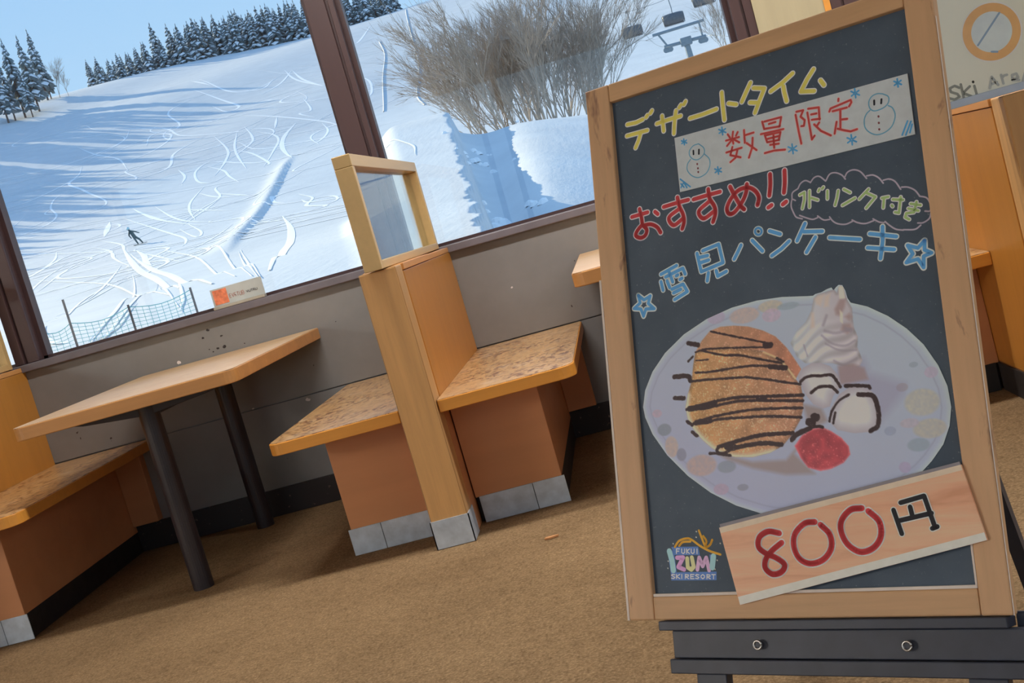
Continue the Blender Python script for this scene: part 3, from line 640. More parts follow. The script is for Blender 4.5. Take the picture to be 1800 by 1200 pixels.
# ---- snowboarder on the slope
g = Vector(RIDER)
t_ = thing('person', 'person in dark clothes and pale helmet snowboarding down the middle of the slope', 'person', g)
me = bpy.data.meshes.new('body'); bm = bmesh.new(); sk = bm.verts.layers.skin.verify()
J = {'pelvis': (-.28, 0, .72, .15), 'waist': (-.36, -.02, .92, .145), 'chest': (-.46, -.06, 1.14, .17), 'neck': (-.53, -.09, 1.33, .07), 'head': (-.57, -.12, 1.46, .085), 'top': (-.59, -.13, 1.58, .07),
     'hl': (-.36, -.02, .68, .11), 'kl': (-.20, -.20, .42, .085), 'al': (-.16, -.02, .12, .065), 'tl': (-.10, -.16, .07, .05),
     'hr': (-.20, .02, .68, .11), 'kr': (.12, -.16, .44, .085), 'ar': (.22, .03, .12, .065), 'tr': (.28, -.11, .07, .05),
     'sl': (-.60, -.04, 1.22, .085), 'el': (-.66, -.14, .94, .06), 'wl': (-.52, -.24, .74, .045), 'fl': (-.47, -.27, .66, .045),
     'sr': (-.32, -.06, 1.24, .085), 'er': (-.04, -.10, 1.12, .06), 'wr': (.20, -.16, .98, .045), 'fr': (.29, -.18, .94, .045)}
V = {k: bm.verts.new(p[:3]) for k, p in J.items()}
for k, p in J.items(): V[k][sk].radius = (p[3], p[3]); V[k][sk].use_root = (k == 'pelvis')
for a, c_ in ('pelvis waist', 'waist chest', 'chest neck', 'neck head', 'head top', 'pelvis hl', 'hl kl', 'kl al', 'al tl', 'pelvis hr', 'hr kr', 'kr ar', 'ar tr', 'chest sl', 'sl el', 'el wl', 'wl fl', 'chest sr', 'sr er', 'er wr', 'wr fr') and [s.split() for s in ('pelvis waist', 'waist chest', 'chest neck', 'neck head', 'head top', 'pelvis hl', 'hl kl', 'kl al', 'al tl', 'pelvis hr', 'hr kr', 'kr ar', 'ar tr', 'chest sl', 'sl el', 'el wl', 'wl fl', 'chest sr', 'sr er', 'er wr', 'wr fr')]:
    bm.edges.new((V[a], V[c_]))
for v_ in bm.verts: v_.co += g
bm.to_mesh(me); bm.free(); me.materials.append(M['clothes'])
o = link('body', me, t_); o.modifiers.new('skin', 'SKIN'); sd = o.modifiers.new('smooth', 'SUBSURF'); sd.levels = 1; sd.render_levels = 1
b = MB(); b.lathe([(.02, .17), (.09, .145), (.125, .08), (.135, 0), (.12, -.05)], (g.x - .585, g.y - .125, g.z + 1.48), 14)
b.build('helmet', plain('pale_blue_helmet', lin((178, 214, 222)), .4), t_, smooth=True)
b = MB(); b.prism([(-.78, -.02), (-.72, -.10), (-.5, -.13), (0, -.115), (.5, -.13), (.72, -.10), (.78, -.02), (.72, .10), (.5, .13), (0, .115), (-.5, .13), (-.72, .10)], .03, .055, lambda a, c_, z: (g.x + a + .04, g.y + c_ - .05 - a*.55, g.z + z + .02 + .06*max(0, abs(a) - .6) - a*.05))
b.build('snowboard', plain('dark_snowboard', lin((52, 58, 66)), .4), t_)

# ------------------------------------------------------------------ chalkboard sign (board millimetres: x right, y down, d off the face)
BOARD_X = (0.85081, -0.5254, -0.00828)
BOARD_DOWN = (-0.1685, -0.26825, -0.94841)
BOARD_TL = (0.01116, 2.14305, 1.06801)
LET = {'yellow':[[(72.9,75.9),(90.6,77.3),(103.9,75.2)],[(110.6,73.4),(113.5,70.7)],[(119.6,68.9),(122.9,65.3)],[(129.6,89.8),(151.4,89.0),(175.3,88.7)],[(141.0,79.3),(141.3,94.1),(141.4,105.2)],[(167.7,77.8),(164.6,89.3),(162.1,101.0),(160.0,114.5)],[(174.1,74.5),(177.8,70.8)],[(183.4,71.5),(186.8,67.5)],[(191.8,97.4),(215.1,97.3),(240.7,95.3)],[(252.9,71.1),(252.4,91.8),(252.7,116.6)],[(70.2,95.1),(110.7,96.0)],[(97.0,98.3),(92.1,108.8),(85.0,119.5)],[(262.8,92.1),(275.8,97.4)],[(303.9,69.8),(295.6,81.5),(285.9,96.0)],[(308.0,79.7),(326.2,85.6),(316.4,101.6),(306.1,119.6)],[(299.5,101.0),(312.6,105.0)],[(336.1,93.3),(356.6,85.5),(374.9,75.6)],[(357.6,91.2),(358.1,100.9),(360.3,115.8)],[(408.8,79.1),(396.5,92.2),(384.9,107.7),(406.0,112.8)],[(417.7,99.4),(422.4,108.1)]],'red':[[(65.9,234.0),(96.8,232.8)],[(81.9,223.8),(84.2,238.1),(84.7,251.0)],[(84.7,251.0),(74.6,258.5),(70.1,266.3),(78.8,272.2),(88.2,270.2),(92.3,261.5),(86.3,253.0)],[(86.3,253.0),(100.1,253.6),(112.1,261.0),(117.9,271.4)],[(110.9,234.9),(115.8,240.0)],[(128.0,230.7),(151.5,229.5),(174.5,229.3)],[(155.1,220.8),(157.1,235.5),(162.5,250.9),(162.9,263.6),(158.3,273.8)],[(156.6,240.1),(135.8,250.4),(143.3,264.7),(160.9,257.6)],[(184.0,230.8),(209.3,229.7),(232.4,229.3)],[(212.0,220.2),(212.9,236.0),(219.9,250.0),(220.2,262.4),(214.6,274.7)],[(211.6,240.3),(191.3,252.0),(198.5,265.5),(217.3,258.6)],[(250.6,225.2),(257.1,241.7),(265.1,258.9),(270.9,266.6)],[(279.8,228.1),(277.1,240.4),(269.0,253.7),(254.2,267.0),(244.1,267.8),(241.5,258.0),(250.1,244.7),(264.6,234.3),(281.1,233.8),(292.5,241.8),(297.7,253.6),(294.0,264.8)],[(320.2,221.8),(318.8,238.3),(315.3,254.7)],[(311.6,272.6),(317.2,270.2)],[(344.5,221.7),(342.9,239.7),(339.8,255.6)],[(335.9,273.1),(341.6,270.2)]],'green':[[(364.8,265.0),(372.5,262.9),(371.2,273.8),(366.5,286.6)],[(380.8,262.2),(377.9,287.0)],[(382.9,273.9),(392.2,279.1)],[(394.8,266.2),(396.5,263.6)],[(401.2,263.8),(403.2,261.9)],[(408.8,268.9),(407.4,280.7)],[(425.4,272.5),(422.7,282.0),(418.1,292.9)],[(434.3,272.4),(443.2,279.4)],[(429.4,295.6),(449.4,289.2)],[(471.3,280.9),(455.9,292.1)],[(466.6,284.9),(480.0,294.5),(464.5,307.6)],[(498.9,298.7),(489.4,298.4)],[(492.5,299.1),(489.6,312.7)],[(504.9,303.9),(519.4,307.9)],[(516.6,303.1),(511.4,325.3),(505.8,323.0)],[(502.3,312.1),(503.4,313.9)],[(529.6,315.9),(543.3,321.0)],[(525.5,321.9),(539.2,328.1)],[(538.1,315.1),(532.7,329.1),(521.7,328.1),(519.5,333.4),(524.8,337.7)]],'cloud':[[(363.0,254.6),(367.9,247.9),(375.9,245.2),(383.7,249.7)],[(383.6,250.3),(390.5,244.1),(398.8,244.2),(407.9,253.6)],[(407.9,253.6),(415.0,244.9),(423.8,244.5),(433.2,250.1),(438.3,257.8)],[(437.2,255.6),(442.7,248.5),(452.1,247.0),(462.0,252.1),(470.3,264.4)],[(470.8,260.7),(480.4,261.8),(488.6,268.3),(493.9,277.2)],[(494.4,272.9),(503.3,273.2),(511.4,279.0),(518.0,291.9)],[(519.6,289.1),(528.7,291.3),(537.8,297.9),(543.4,307.3)],[(543.3,307.9),(553.1,312.7),(557.3,323.6),(555.6,331.9),(548.4,330.8)],[(556.5,334.5),(553.1,342.4),(544.0,346.5),(536.2,345.4)],[(540.0,349.4),(530.9,353.5),(514.5,350.6)],[(514.5,351.2),(504.3,347.7),(496.3,340.9),(489.6,333.2)],[(488.1,334.7),(480.8,331.9),(472.6,325.6)],[(473.6,328.3),(460.5,329.9),(449.2,326.1),(441.3,320.5)],[(441.8,322.5),(430.9,324.6),(419.3,321.4),(412.0,315.9),(407.5,308.4)],[(407.0,312.2),(397.7,310.8),(389.1,302.9)],[(388.8,305.5),(380.5,306.3),(370.0,301.3),(360.9,295.9)],[(364.4,302.0),(355.2,297.3),(351.3,289.1)],[(351.3,289.1),(348.9,279.3),(351.5,269.2),(356.8,271.8)],[(351.6,267.9),(353.3,259.0),(363.0,254.6)]],'blue':[[(111.4,339.9),(141.7,331.1)],[(126.7,337.8),(131.9,356.3)],[(119.4,345.8),(152.7,337.5),(155.9,347.8)],[(110.1,351.8),(112.6,366.4)],[(121.6,352.5),(125.3,364.4)],[(139.2,347.7),(142.4,346.7)],[(145.5,354.8),(149.6,353.5)],[(129.3,367.7),(150.3,363.1),(157.0,376.5),(132.3,385.4)],[(131.4,374.3),(145.2,370.9)],[(180.9,318.8),(185.2,349.6),(225.2,342.4),(220.7,311.9),(191.5,316.6)],[(185.0,326.1),(199.4,325.9)],[(186.5,334.9),(200.4,333.4)],[(197.8,353.5),(194.4,366.1)],[(211.9,352.8),(213.6,362.1),(229.4,357.2)],[(259.1,321.2),(252.0,331.5),(245.0,340.7)],[(278.8,317.6),(294.2,337.6)],[(309.3,309.1),(326.3,317.7)],[(308.7,347.9),(325.8,340.3),(339.5,331.4)],[(367.9,310.1),(352.4,333.5)],[(364.8,322.0),(393.8,327.5)],[(381.9,334.0),(365.3,353.8)],[(404.0,339.2),(449.7,351.3)],[(465.2,346.1),(503.4,358.2)],[(459.7,365.8),(498.1,376.1)],[(485.2,339.9),(482.5,362.1),(476.6,385.2)]],'ring':[[(296.3,307.1),(295.6,309.1),(294.2,310.6),(292.3,311.4),(290.1,311.4),(288.0,310.5),(286.4,308.9),(285.3,306.9),(285.2,304.7),(285.8,302.7),(287.2,301.2),(289.2,300.4),(291.4,300.4),(293.4,301.3),(295.1,302.9),(296.1,304.9),(296.3,307.1)]],'star':[[(542.6,372.2),(541.0,385.3),(550.2,391.4),(538.7,393.9),(536.7,409.9),(530.2,396.3),(513.1,398.2),(523.8,387.5),(517.9,374.2),(532.1,380.9),(542.6,372.2)],[(64.7,366.5),(74.8,375.9),(87.5,371.3),(82.4,383.0),(93.0,393.6),(76.9,391.4),(71.3,402.5),(67.5,389.8),(54.4,386.9),(67.1,379.6),(64.7,366.5)]],'snowman':[[(204.1,143.7),(212.8,153.2),(211.8,162.8),(201.4,168.9),(191.9,166.3),(186.0,158.4),(186.8,150.8),(194.3,144.5),(204.1,143.7)],[(213.0,163.1),(220.4,172.7),(220.4,183.6),(214.5,193.1),(205.6,197.4),(195.8,197.8),(185.5,191.4),(179.2,181.0),(180.9,171.5),(187.1,165.3)],[(509.6,147.4),(517.4,153.7),(517.0,161.6),(511.8,166.9),(502.4,169.4),(493.3,168.6),(488.2,162.5),(488.2,153.3),(493.6,146.7),(501.9,145.1),(509.6,147.4)],[(515.7,166.9),(521.4,171.9),(524.1,181.8),(521.8,191.4),(515.7,200.0),(504.8,205.0),(493.5,204.8),(483.8,198.7),(478.0,189.6),(478.2,178.2),(482.7,170.2),(488.3,166.6)]],'snowman_black':[[(193.6,152.6),(193.3,158.6)],[(203.8,153.3),(202.9,160.3)],[(496.2,153.8),(495.7,159.8)],[(507.1,155.0),(506.0,160.7)]],'snowman_dot':[[(198.2,175.6),(198.4,176.3)],[(198.7,182.8),(198.8,183.5)],[(198.6,188.9),(198.8,189.6)],[(499.7,178.6),(499.9,179.4)],[(499.0,188.2),(499.2,188.9)],[(498.5,197.8),(498.7,198.5)]],'flake':[[(179.5,134.7),(183.1,137.1)],[(178.4,135.2),(178.5,138.8)],[(177.2,134.4),(173.8,135.7)],[(177.2,133.1),(173.7,130.8)],[(178.3,132.7),(178.2,129.0)],[(179.5,133.5),(182.9,132.2)],[(249.7,135.2),(254.2,138.2)],[(248.3,135.7),(248.4,140.5)],[(246.8,134.7),(242.5,136.4)],[(246.8,133.1),(242.4,130.1)],[(248.2,132.6),(248.1,127.8)],[(249.7,133.6),(254.0,131.9)],[(235.4,196.2),(239.6,199.0)],[(234.1,196.7),(234.2,201.2)],[(232.7,195.8),(228.6,197.5)],[(232.6,194.3),(228.4,191.5)],[(234.0,193.7),(233.9,189.3)],[(235.4,194.7),(239.5,193.0)],[(364.2,193.9),(369.3,197.5)],[(362.5,194.6),(362.6,200.3)],[(360.8,193.4),(355.8,195.6)],[(360.8,191.5),(355.7,187.9)],[(362.5,190.8),(362.4,185.1)],[(364.2,192.0),(369.2,189.9)],[(457.6,203.9),(462.6,207.5)],[(456.0,204.6),(456.0,210.3)],[(454.4,203.5),(449.4,205.6)],[(454.3,201.6),(449.4,198.0)],[(456.0,200.8),(455.9,195.1)],[(457.6,202.0),(462.5,199.9)],[(470.9,136.1),(475.4,139.5)],[(469.4,136.8),(469.5,142.0)],[(467.9,135.6),(463.5,137.5)],[(467.9,133.9),(463.4,130.5)],[(469.4,133.3),(469.4,128.1)],[(470.9,134.4),(475.3,132.5)],[(534.7,138.8),(538.5,141.7)],[(533.4,139.3),(533.4,143.9)],[(532.2,138.4),(528.3,140.0)],[(532.2,136.8),(528.3,133.9)],[(533.4,136.3),(533.4,131.7)],[(534.7,137.3),(538.5,135.6)],[(164.9,193.0),(181.7,209.7)],[(165.3,200.8),(170.4,207.8)],[(170.5,199.3),(175.5,209.7)],[(164.6,207.3),(169.7,200.8)],[(530.6,215.1),(540.7,196.9)],[(535.8,216.5),(545.4,198.8)],[(542.0,214.5),(546.5,203.4)]],'kanji':[[(253.1,151.3),(276.0,151.4)],[(266.7,140.3),(264.5,149.4),(265.2,159.3)],[(257.1,142.0),(260.5,148.4)],[(274.6,142.9),(271.1,148.0)],[(263.6,152.4),(253.9,160.2)],[(267.6,153.5),(275.6,160.0)],[(251.6,170.4),(278.6,169.4)],[(262.9,164.2),(258.0,176.4),(275.2,184.1)],[(271.6,169.7),(266.7,182.4),(256.8,187.4)],[(285.7,142.7),(284.9,163.0)],[(287.1,151.2),(301.5,150.8)],[(298.9,158.6),(296.7,173.0),(289.2,188.2)],[(287.9,164.3),(303.4,179.6)],[(317.8,137.6),(319.8,149.9)],[(321.1,138.5),(349.7,139.0),(345.4,152.6)],[(319.8,149.9),(345.4,152.6)],[(328.4,144.2),(339.6,144.1)],[(313.4,156.6),(351.3,158.5)],[(319.8,160.0),(322.4,171.8)],[(322.0,160.6),(346.0,161.8),(341.9,172.8)],[(323.5,166.8),(342.6,167.2)],[(323.0,172.0),(341.9,173.3)],[(334.1,162.8),(332.9,183.6)],[(326.9,177.3),(341.2,178.9)],[(316.6,187.8),(332.4,187.7),(350.4,190.8)],[(373.4,141.8),(375.1,165.0),(377.4,188.3)],[(375.2,137.5),(386.3,138.2),(380.9,146.9),(387.0,154.0),(384.7,162.3),(380.5,161.7)],[(394.4,138.1),(411.3,140.6),(410.3,159.3)],[(398.1,148.1),(406.6,148.8)],[(398.4,156.5),(411.0,158.3)],[(392.5,143.6),(393.6,165.3),(394.9,186.4),(399.7,181.8)],[(401.1,164.4),(410.6,177.1),(425.0,188.0)],[(409.2,163.7),(404.9,168.4)],[(443.2,136.2),(442.6,139.5)],[(427.0,151.5),(429.3,147.5),(461.4,143.2),(462.1,146.9),(457.9,152.1)],[(432.3,152.4),(454.3,152.8)],[(444.1,153.5),(440.8,181.8)],[(442.9,168.3),(452.8,169.9)],[(436.2,170.0),(431.2,186.8)],[(436.7,180.7),(445.7,185.4),(455.8,189.9),(465.8,189.2)]],'price_red':[[(281.3,764.9),(263.4,761.4),(248.1,769.0),(245.1,783.5),(257.0,793.8),(272.4,800.6),(284.5,810.8),(278.0,821.3),(263.0,823.8),(252.5,814.2),(255.4,801.0),(266.9,789.5),(283.4,778.8)],[(339.2,751.8),(322.8,753.1),(305.9,767.6),(302.4,786.5),(309.6,803.6),(326.3,811.0),(347.0,805.4),(360.3,789.6),(360.0,770.8),(347.4,756.3)],[(412.6,736.9),(395.7,738.0),(381.0,751.0),(377.8,767.2),(385.5,786.3),(403.3,797.7),(422.9,792.9),(435.6,777.6),(435.7,757.0),(421.6,741.5)]],'price_black':[[(458.3,742.5),(466.0,775.5)],[(469.6,733.1),(503.5,726.2),(513.4,769.5)],[(509.4,770.8),(516.5,768.6)],[(482.2,739.7),(484.0,753.0)],[(463.5,757.7),(510.9,750.1)]],'logo_band':[[(84.2,776.5),(132.7,778.3),(134.6,791.5),(88.5,789.3)],[(78.8,816.2),(161.1,817.6),(159.7,830.6),(78.6,828.6)],[(76.6,782.9),(88.2,781.6),(90.1,816.2),(78.7,816.7)],[(151.6,791.4),(163.4,792.0),(155.6,814.1),(151.8,813.9)]],'logo_I':[[(80.0,783.1),(83.5,798.6),(84.2,813.0)],[(158.3,794.5),(154.3,811.2)]],'logo_Z':[[(93.1,793.8),(104.3,793.8),(93.8,808.2),(104.0,812.4)]],'logo_U':[[(111.4,795.6),(111.0,809.4),(116.8,813.0),(121.7,808.9),(119.9,794.6)]],'logo_M':[[(127.8,813.4),(133.1,795.2),(137.7,808.6),(145.6,795.8),(148.4,815.2)]],'logo_small':[[(92.7,787.1),(93.4,779.9),(98.8,780.2)],[(93.1,783.5),(97.4,783.7)],[(103.0,780.4),(102.4,786.1),(104.9,787.7),(107.7,786.4),(108.3,780.7)],[(111.9,780.9),(111.1,788.0)],[(117.2,781.1),(111.5,784.4),(116.4,788.2)],[(120.2,781.3),(119.6,787.0),(122.1,788.5),(124.9,787.2),(125.5,781.6)],[(130.6,781.8),(129.8,788.9)],[(86.3,820.0),(82.1,819.2),(80.0,820.7),(85.9,823.9),(83.8,825.8),(79.6,825.0)],[(89.2,819.5),(88.5,825.9)],[(95.4,819.7),(88.9,822.7),(94.7,826.2)],[(99.0,819.9),(98.3,826.3)],[(104.7,826.5),(105.4,820.1),(110.9,821.0),(110.6,823.2),(105.1,823.3),(110.8,826.8)],[(120.9,820.7),(114.9,820.5),(114.2,826.9),(120.2,827.1)],[(114.5,823.7),(119.4,823.9)],[(129.6,821.7),(125.5,820.9),(123.5,822.4),(129.2,825.5),(127.2,827.4),(123.1,826.6)],[(136.5,821.3),(133.3,823.1),(133.1,825.7),(135.8,827.7),(139.1,825.9),(139.3,823.3),(136.5,821.3)],[(143.2,828.0),(143.9,821.6),(149.2,822.4),(148.9,824.7),(143.5,824.8),(149.1,828.2)],[(152.5,821.9),(158.5,822.2)],[(155.5,822.1),(154.8,828.4)]],'logo_swoosh':[[(90.9,776.9),(99.8,767.8),(113.6,764.7),(122.3,767.1),(136.7,777.4),(152.2,785.8),(170.9,792.1)],[(99.0,775.4),(106.3,770.0),(119.8,769.8)],[(137.0,753.7),(141.2,766.3),(146.4,778.9),(154.3,776.5),(158.9,769.2)],[(143.8,762.6),(148.4,770.5),(145.3,778.8)]],'logo_dots':[[(132.0,754.8),(132.5,755.1)],[(130.7,763.6),(131.3,763.8)],[(88.1,771.4),(88.5,771.9)],[(164.1,800.4),(164.4,800.8)],[(158.9,813.8),(159.1,814.2)],[(172.3,775.1),(172.6,775.4)],[(76.1,798.3),(76.5,798.6)],[(74.4,809.3),(74.7,809.6)]]}
PIC = {'outline':[(55.4,550.2),(62.1,523.7),(79.1,495.3),(105.7,468.6),(143.4,444.0),(187.1,426.1),(232.7,415.7),(276.4,412.0),(318.2,413.8),(358.4,419.5),(368.4,420.7),(371.9,418.8),(382.0,417.8),(392.3,414.4),(398.3,413.6),(401.0,418.5),(405.4,414.3),(409.6,411.7),(415.3,413.1),(419.1,422.2),(420.9,433.4),(424.9,440.9),(449.1,450.7),(477.9,469.5),(502.6,491.7),(523.4,517.3),(540.0,549.1),(549.2,579.5),(550.7,608.5),(545.2,633.7),(533.5,658.2),(514.9,679.3),(498.4,693.6),(472.6,710.2),(431.1,727.3),(366.4,741.8),(300.5,743.3),(267.0,739.5),(246.9,734.1),(206.1,719.5),(164.9,697.2),(126.9,668.0),(92.3,631.7),(68.6,595.8),(57.6,567.4)],'rear':[(161.3,475.3),(173.9,459.5),(190.7,445.9),(209.4,442.2),(233.2,444.1),(257.6,449.5),(281.2,459.4),(301.2,471.8),(317.3,491.3),(327.8,509.7),(336.9,526.5),(327.1,539.2),(307.9,512.0),(279.1,490.7),(217.4,478.5)],'front':[(161.3,475.3),(187.6,474.6),(217.5,477.2),(253.8,483.5),(279.0,491.3),(301.6,505.8),(313.9,520.6),(325.7,539.0),(333.8,552.5),(335.0,571.8),(332.6,586.8),(326.8,601.3),(310.5,622.4),(293.5,637.1),(271.5,645.1),(242.4,648.7),(213.6,646.1),(192.0,639.8),(173.8,628.0),(157.2,612.3),(145.1,596.2),(136.2,577.6),(134.3,559.7),(140.1,541.4),(148.5,522.1),(150.8,514.7),(155.3,494.9)],'front_rim':[(140.1,541.4),(135.7,561.2),(137.0,577.7),(145.3,594.8),(157.4,610.9),(173.9,626.7),(192.1,639.1),(213.6,645.6),(242.5,648.1),(278.7,643.9)],'cream':[(368.8,425.0),(374.8,419.7),(390.0,418.2),(402.1,416.9),(405.7,423.2),(408.9,415.3),(412.9,412.5),(416.8,416.8),(418.2,424.1),(420.4,435.8),(426.1,449.5),(425.3,461.9),(425.5,478.7),(429.7,491.9),(427.1,506.8),(432.6,527.0),(427.4,534.6),(403.1,531.7),(386.3,524.4),(344.9,519.0),(332.4,507.9),(324.3,485.1),(335.3,469.6),(352.0,458.0),(363.0,442.6)],'scoop_a':[(330.1,536.2),(339.8,525.1),(353.8,520.1),(368.5,521.5),(382.5,528.2),(392.2,541.9),(396.8,557.8),(382.1,572.7),(375.5,587.2),(363.9,588.8),(349.9,580.9),(338.6,564.0),(333.6,549.3)],'scoop_b':[(371.4,608.2),(376.7,590.4),(392.0,571.0),(409.1,562.6),(428.0,563.6),(440.9,572.9),(448.0,591.8),(447.9,611.2),(442.5,623.9),(430.9,630.1),(407.4,629.7),(382.7,622.4)],'jam':[(313.1,638.7),(326.5,624.6),(344.1,616.5),(360.6,616.1),(372.9,622.8),(387.7,634.3),(397.3,647.4),(398.2,659.6),(386.6,670.5),(366.4,677.6),(349.9,679.1),(330.9,672.8),(320.9,658.0)],'shadow_pan':[(182.5,637.4),(241.7,656.0),(296.9,658.2),(323.1,636.1),(339.5,610.1),(333.2,578.3),(361.9,588.1),(369.4,607.4),(331.5,621.5),(311.3,650.3),(340.9,682.3),(294.4,679.7),(240.6,665.4),(199.5,648.8)],'shadow_cream':[(408.1,526.8),(433.9,524.5),(440.6,546.7),(469.9,559.8),(490.1,568.5),(485.4,582.7),(464.6,603.7),(444.2,619.1),(445.1,586.4),(426.1,562.8),(394.3,561.6),(390.5,539.6)],'edge_fold':[(278.9,492.6),(301.6,505.8),(313.9,520.6),(325.7,539.0)],'sauce':[[2,[(192.1,446.8),(219.8,456.7),(256.9,469.4),(291.6,481.4)]],[6.5,[(282.9,482.7),(290.7,483.5)]],[2,[(289.6,486.4),(226.4,477.9),(180.0,473.4),(161.3,475.3)]],[2.4,[(172.3,474.3),(207.5,486.4),(239.7,491.9),(273.4,502.9),(306.4,513.0)]],[2.5,[(298.9,504.8),(309.4,511.5)]],[2.4,[(157.8,507.5),(183.7,509.9),(228.8,509.6),(258.1,510.5),(286.3,515.3)]],[5,[(286.3,515.6),(312.5,521.4)]],[1.6,[(161.4,489.0),(182.8,490.1)]],[2.4,[(147.1,520.6),(171.8,521.2),(209.4,523.8),(241.7,526.3),(277.1,533.8),(304.5,541.5),(332.9,548.6)]],[3.2,[(136.1,564.0),(162.9,560.6),(193.7,556.4),(231.0,555.9),(267.0,559.2),(295.2,561.6),(335.1,565.5)]],[3,[(136.1,564.0),(170.0,565.5),(208.1,562.2),(237.7,562.0),(280.4,566.8),(334.1,573.6)]],[6,[(140.9,563.2),(162.7,561.9),(187.4,559.3)]],[5,[(261.0,561.7),(272.4,562.5)]],[2.8,[(146.1,586.9),(175.9,580.9),(221.2,577.7),(250.5,577.4),(293.1,580.0),(332.2,584.2)]],[2.8,[(146.1,586.9),(167.5,588.0),(190.5,585.3),(234.8,587.3),(277.7,590.4),(328.6,597.7)]],[6,[(150.8,586.0),(175.4,585.6)]],[4,[(185.8,627.9),(208.7,623.7),(238.5,619.1),(267.6,617.0),(312.3,619.4)]],[4.5,[(206.1,633.3),(237.3,630.0),(266.1,629.8),(292.4,634.7)]],[3,[(185.8,628.6),(182.1,634.2),(192.2,638.5),(206.0,634.6)]],[7,[(200.7,628.8),(212.3,631.3)]],[5,[(150.6,459.3),(167.1,464.6)]],[2.5,[(146.7,488.2),(156.0,481.4)]],[5,[(119.2,509.2),(143.4,511.2),(147.2,519.2)]],[4.5,[(115.6,543.0),(132.7,545.2)]],[3.5,[(134.9,582.8),(142.8,589.2)]],[3.5,[(141.6,599.8),(150.1,606.8)]],[3,[(169.8,636.2),(187.7,638.7),(205.0,643.1)]],[3,[(333.2,545.3),(341.4,540.2),(353.2,538.7),(367.9,540.8),(382.6,541.3),(389.6,550.7),(394.9,560.6)]],[3,[(348.6,563.7),(359.3,557.4),(372.6,556.9),(382.0,559.7),(389.2,567.5)]],[3.4,[(402.9,560.5),(418.7,561.9),(435.7,564.9),(438.4,568.0)]],[2.4,[(372.2,608.3),(378.0,593.7),(390.9,580.0),(406.1,573.6)]],[4.6,[(420.3,575.1),(440.2,578.8),(445.3,588.4),(447.1,605.1),(444.2,622.6),(432.6,628.8)]],[8,[(349.4,599.4),(351.9,600.6)]],[8,[(340.4,606.1),(345.1,607.9)]],[5,[(310.0,629.0),(320.1,621.6),(341.0,615.1)]],[3,[(341.0,614.6),(352.7,613.7),(360.6,616.1)]],[2.5,[(377.4,611.9),(382.4,597.2)]]],'swirl':[[5,[(380.2,475.5),(397.3,481.4),(421.0,479.4)]],[4,[(375.0,481.7),(389.7,496.1),(409.6,502.0),(424.7,496.7)]],[3.5,[(379.5,494.5),(400.1,507.5),(425.2,510.7)]],[4,[(389.6,521.4),(403.4,529.0),(424.5,523.1)]],[6,[(412.6,476.6),(420.7,482.1)]],[5,[(379.0,466.8),(385.8,453.7)]],[3,[(345.1,491.2),(349.1,508.9)]]],'cream_tan':[[(369.6,425.2),(376.1,421.4),(386.6,421.1),(378.6,438.2),(371.6,434.1)],[(362.6,445.5),(366.4,446.1),(366.0,468.9),(358.4,469.0)],[(386.3,423.9),(395.6,421.4),(390.3,440.3),(382.9,440.4)]],'cream_dark':[[(409.0,433.0),(418.4,434.0),(414.8,446.1),(407.6,457.5),(400.5,454.8),(399.3,446.2)],[(413.2,459.8),(421.0,455.6),(424.6,461.8),(419.7,466.6)],[(409.0,470.4),(420.6,470.9),(423.9,479.9),(414.5,485.3),(405.1,478.2)],[(394.5,529.8),(417.8,530.4),(434.1,538.3),(437.8,555.3),(394.2,557.6)]],'cream_light':[[(408.9,415.3),(412.9,412.9),(416.8,416.8),(417.2,432.4),(409.1,432.3)],[(407.1,448.9),(410.9,453.8),(409.1,469.0),(405.9,465.6)]],'dec':[[(178,163,160),252.7,431.4,26.6,12.9],[(176,170,158),297.8,424.6,21.4,9.6],[(168,160,185),203.9,426.6,16.6,10.5],[(140,158,172),326.8,429.1,18.7,5.7],[(178,165,185),298.0,438.5,16.6,10.8],[(120,130,145),91.6,591.1,13.5,10.2],[(175,158,152),102.1,619.5,12.6,17.6],[(125,128,150),118.8,633.4,9.3,10.7],[(172,152,150),153.0,653.5,27.9,17.2],[(128,138,155),196.8,659.5,16.9,9.8],[(165,150,175),183.4,693.1,14.0,9.1],[(130,135,155),221.0,693.0,10.1,5.4],[(170,155,175),80.8,563.7,9.6,6.9],[(172,172,165),511.2,597.2,26.2,19.7],[(172,170,162),517.8,634.5,25.1,14.1],[(170,163,185),529.0,557.3,10.3,8.2],[(140,155,172),505.7,543.5,6.8,4.1],[(135,152,168),499.1,655.4,16.7,9.8],[(160,152,182),476.0,684.8,9.1,8.2],[(140,152,178),461.0,632.1,9.1,6.7],[(150,148,160),485.6,573.0,9.0,6.4],[(170,165,180),490.0,624.1,14.5,7.1]]}
CARD_BANNER = [(161.2,122.9),(548.8,128.2),(549.0,218.6),(162.1,213.9)]
CARD_PRICE = [(180.6,747.6),(557.9,685.0),(580.6,790.1),(204.2,867.7)]
CHIPS_DARK = [(-1.6632, 0.7943, 0.008), (-1.6166, 0.7579, 0.007), (-1.6907, 0.7688, 0.006), (-1.6163, 0.713, 0.009), (-1.6451, 0.7138, 0.007), (-1.6671, 0.7056, 0.004), (-1.68, 0.7186, 0.004), (-1.5344, 0.7048, 0.004), (-1.1562, 0.6903, 0.003)]
CHIPS_PALE = [(-1.355, 0.4219, 0.011), (-1.5797, 0.4443, 0.006), (-1.8146, 0.7007, 0.01), (-0.4487, 0.6339, 0.005)]
BADGE = (1.0097, 1.0115)
POSTER_SKI = [[(0.9707, 0.9891), (1.0374, 1.0507)], [(0.9988, 0.9649), (1.0119, 0.9611)]]
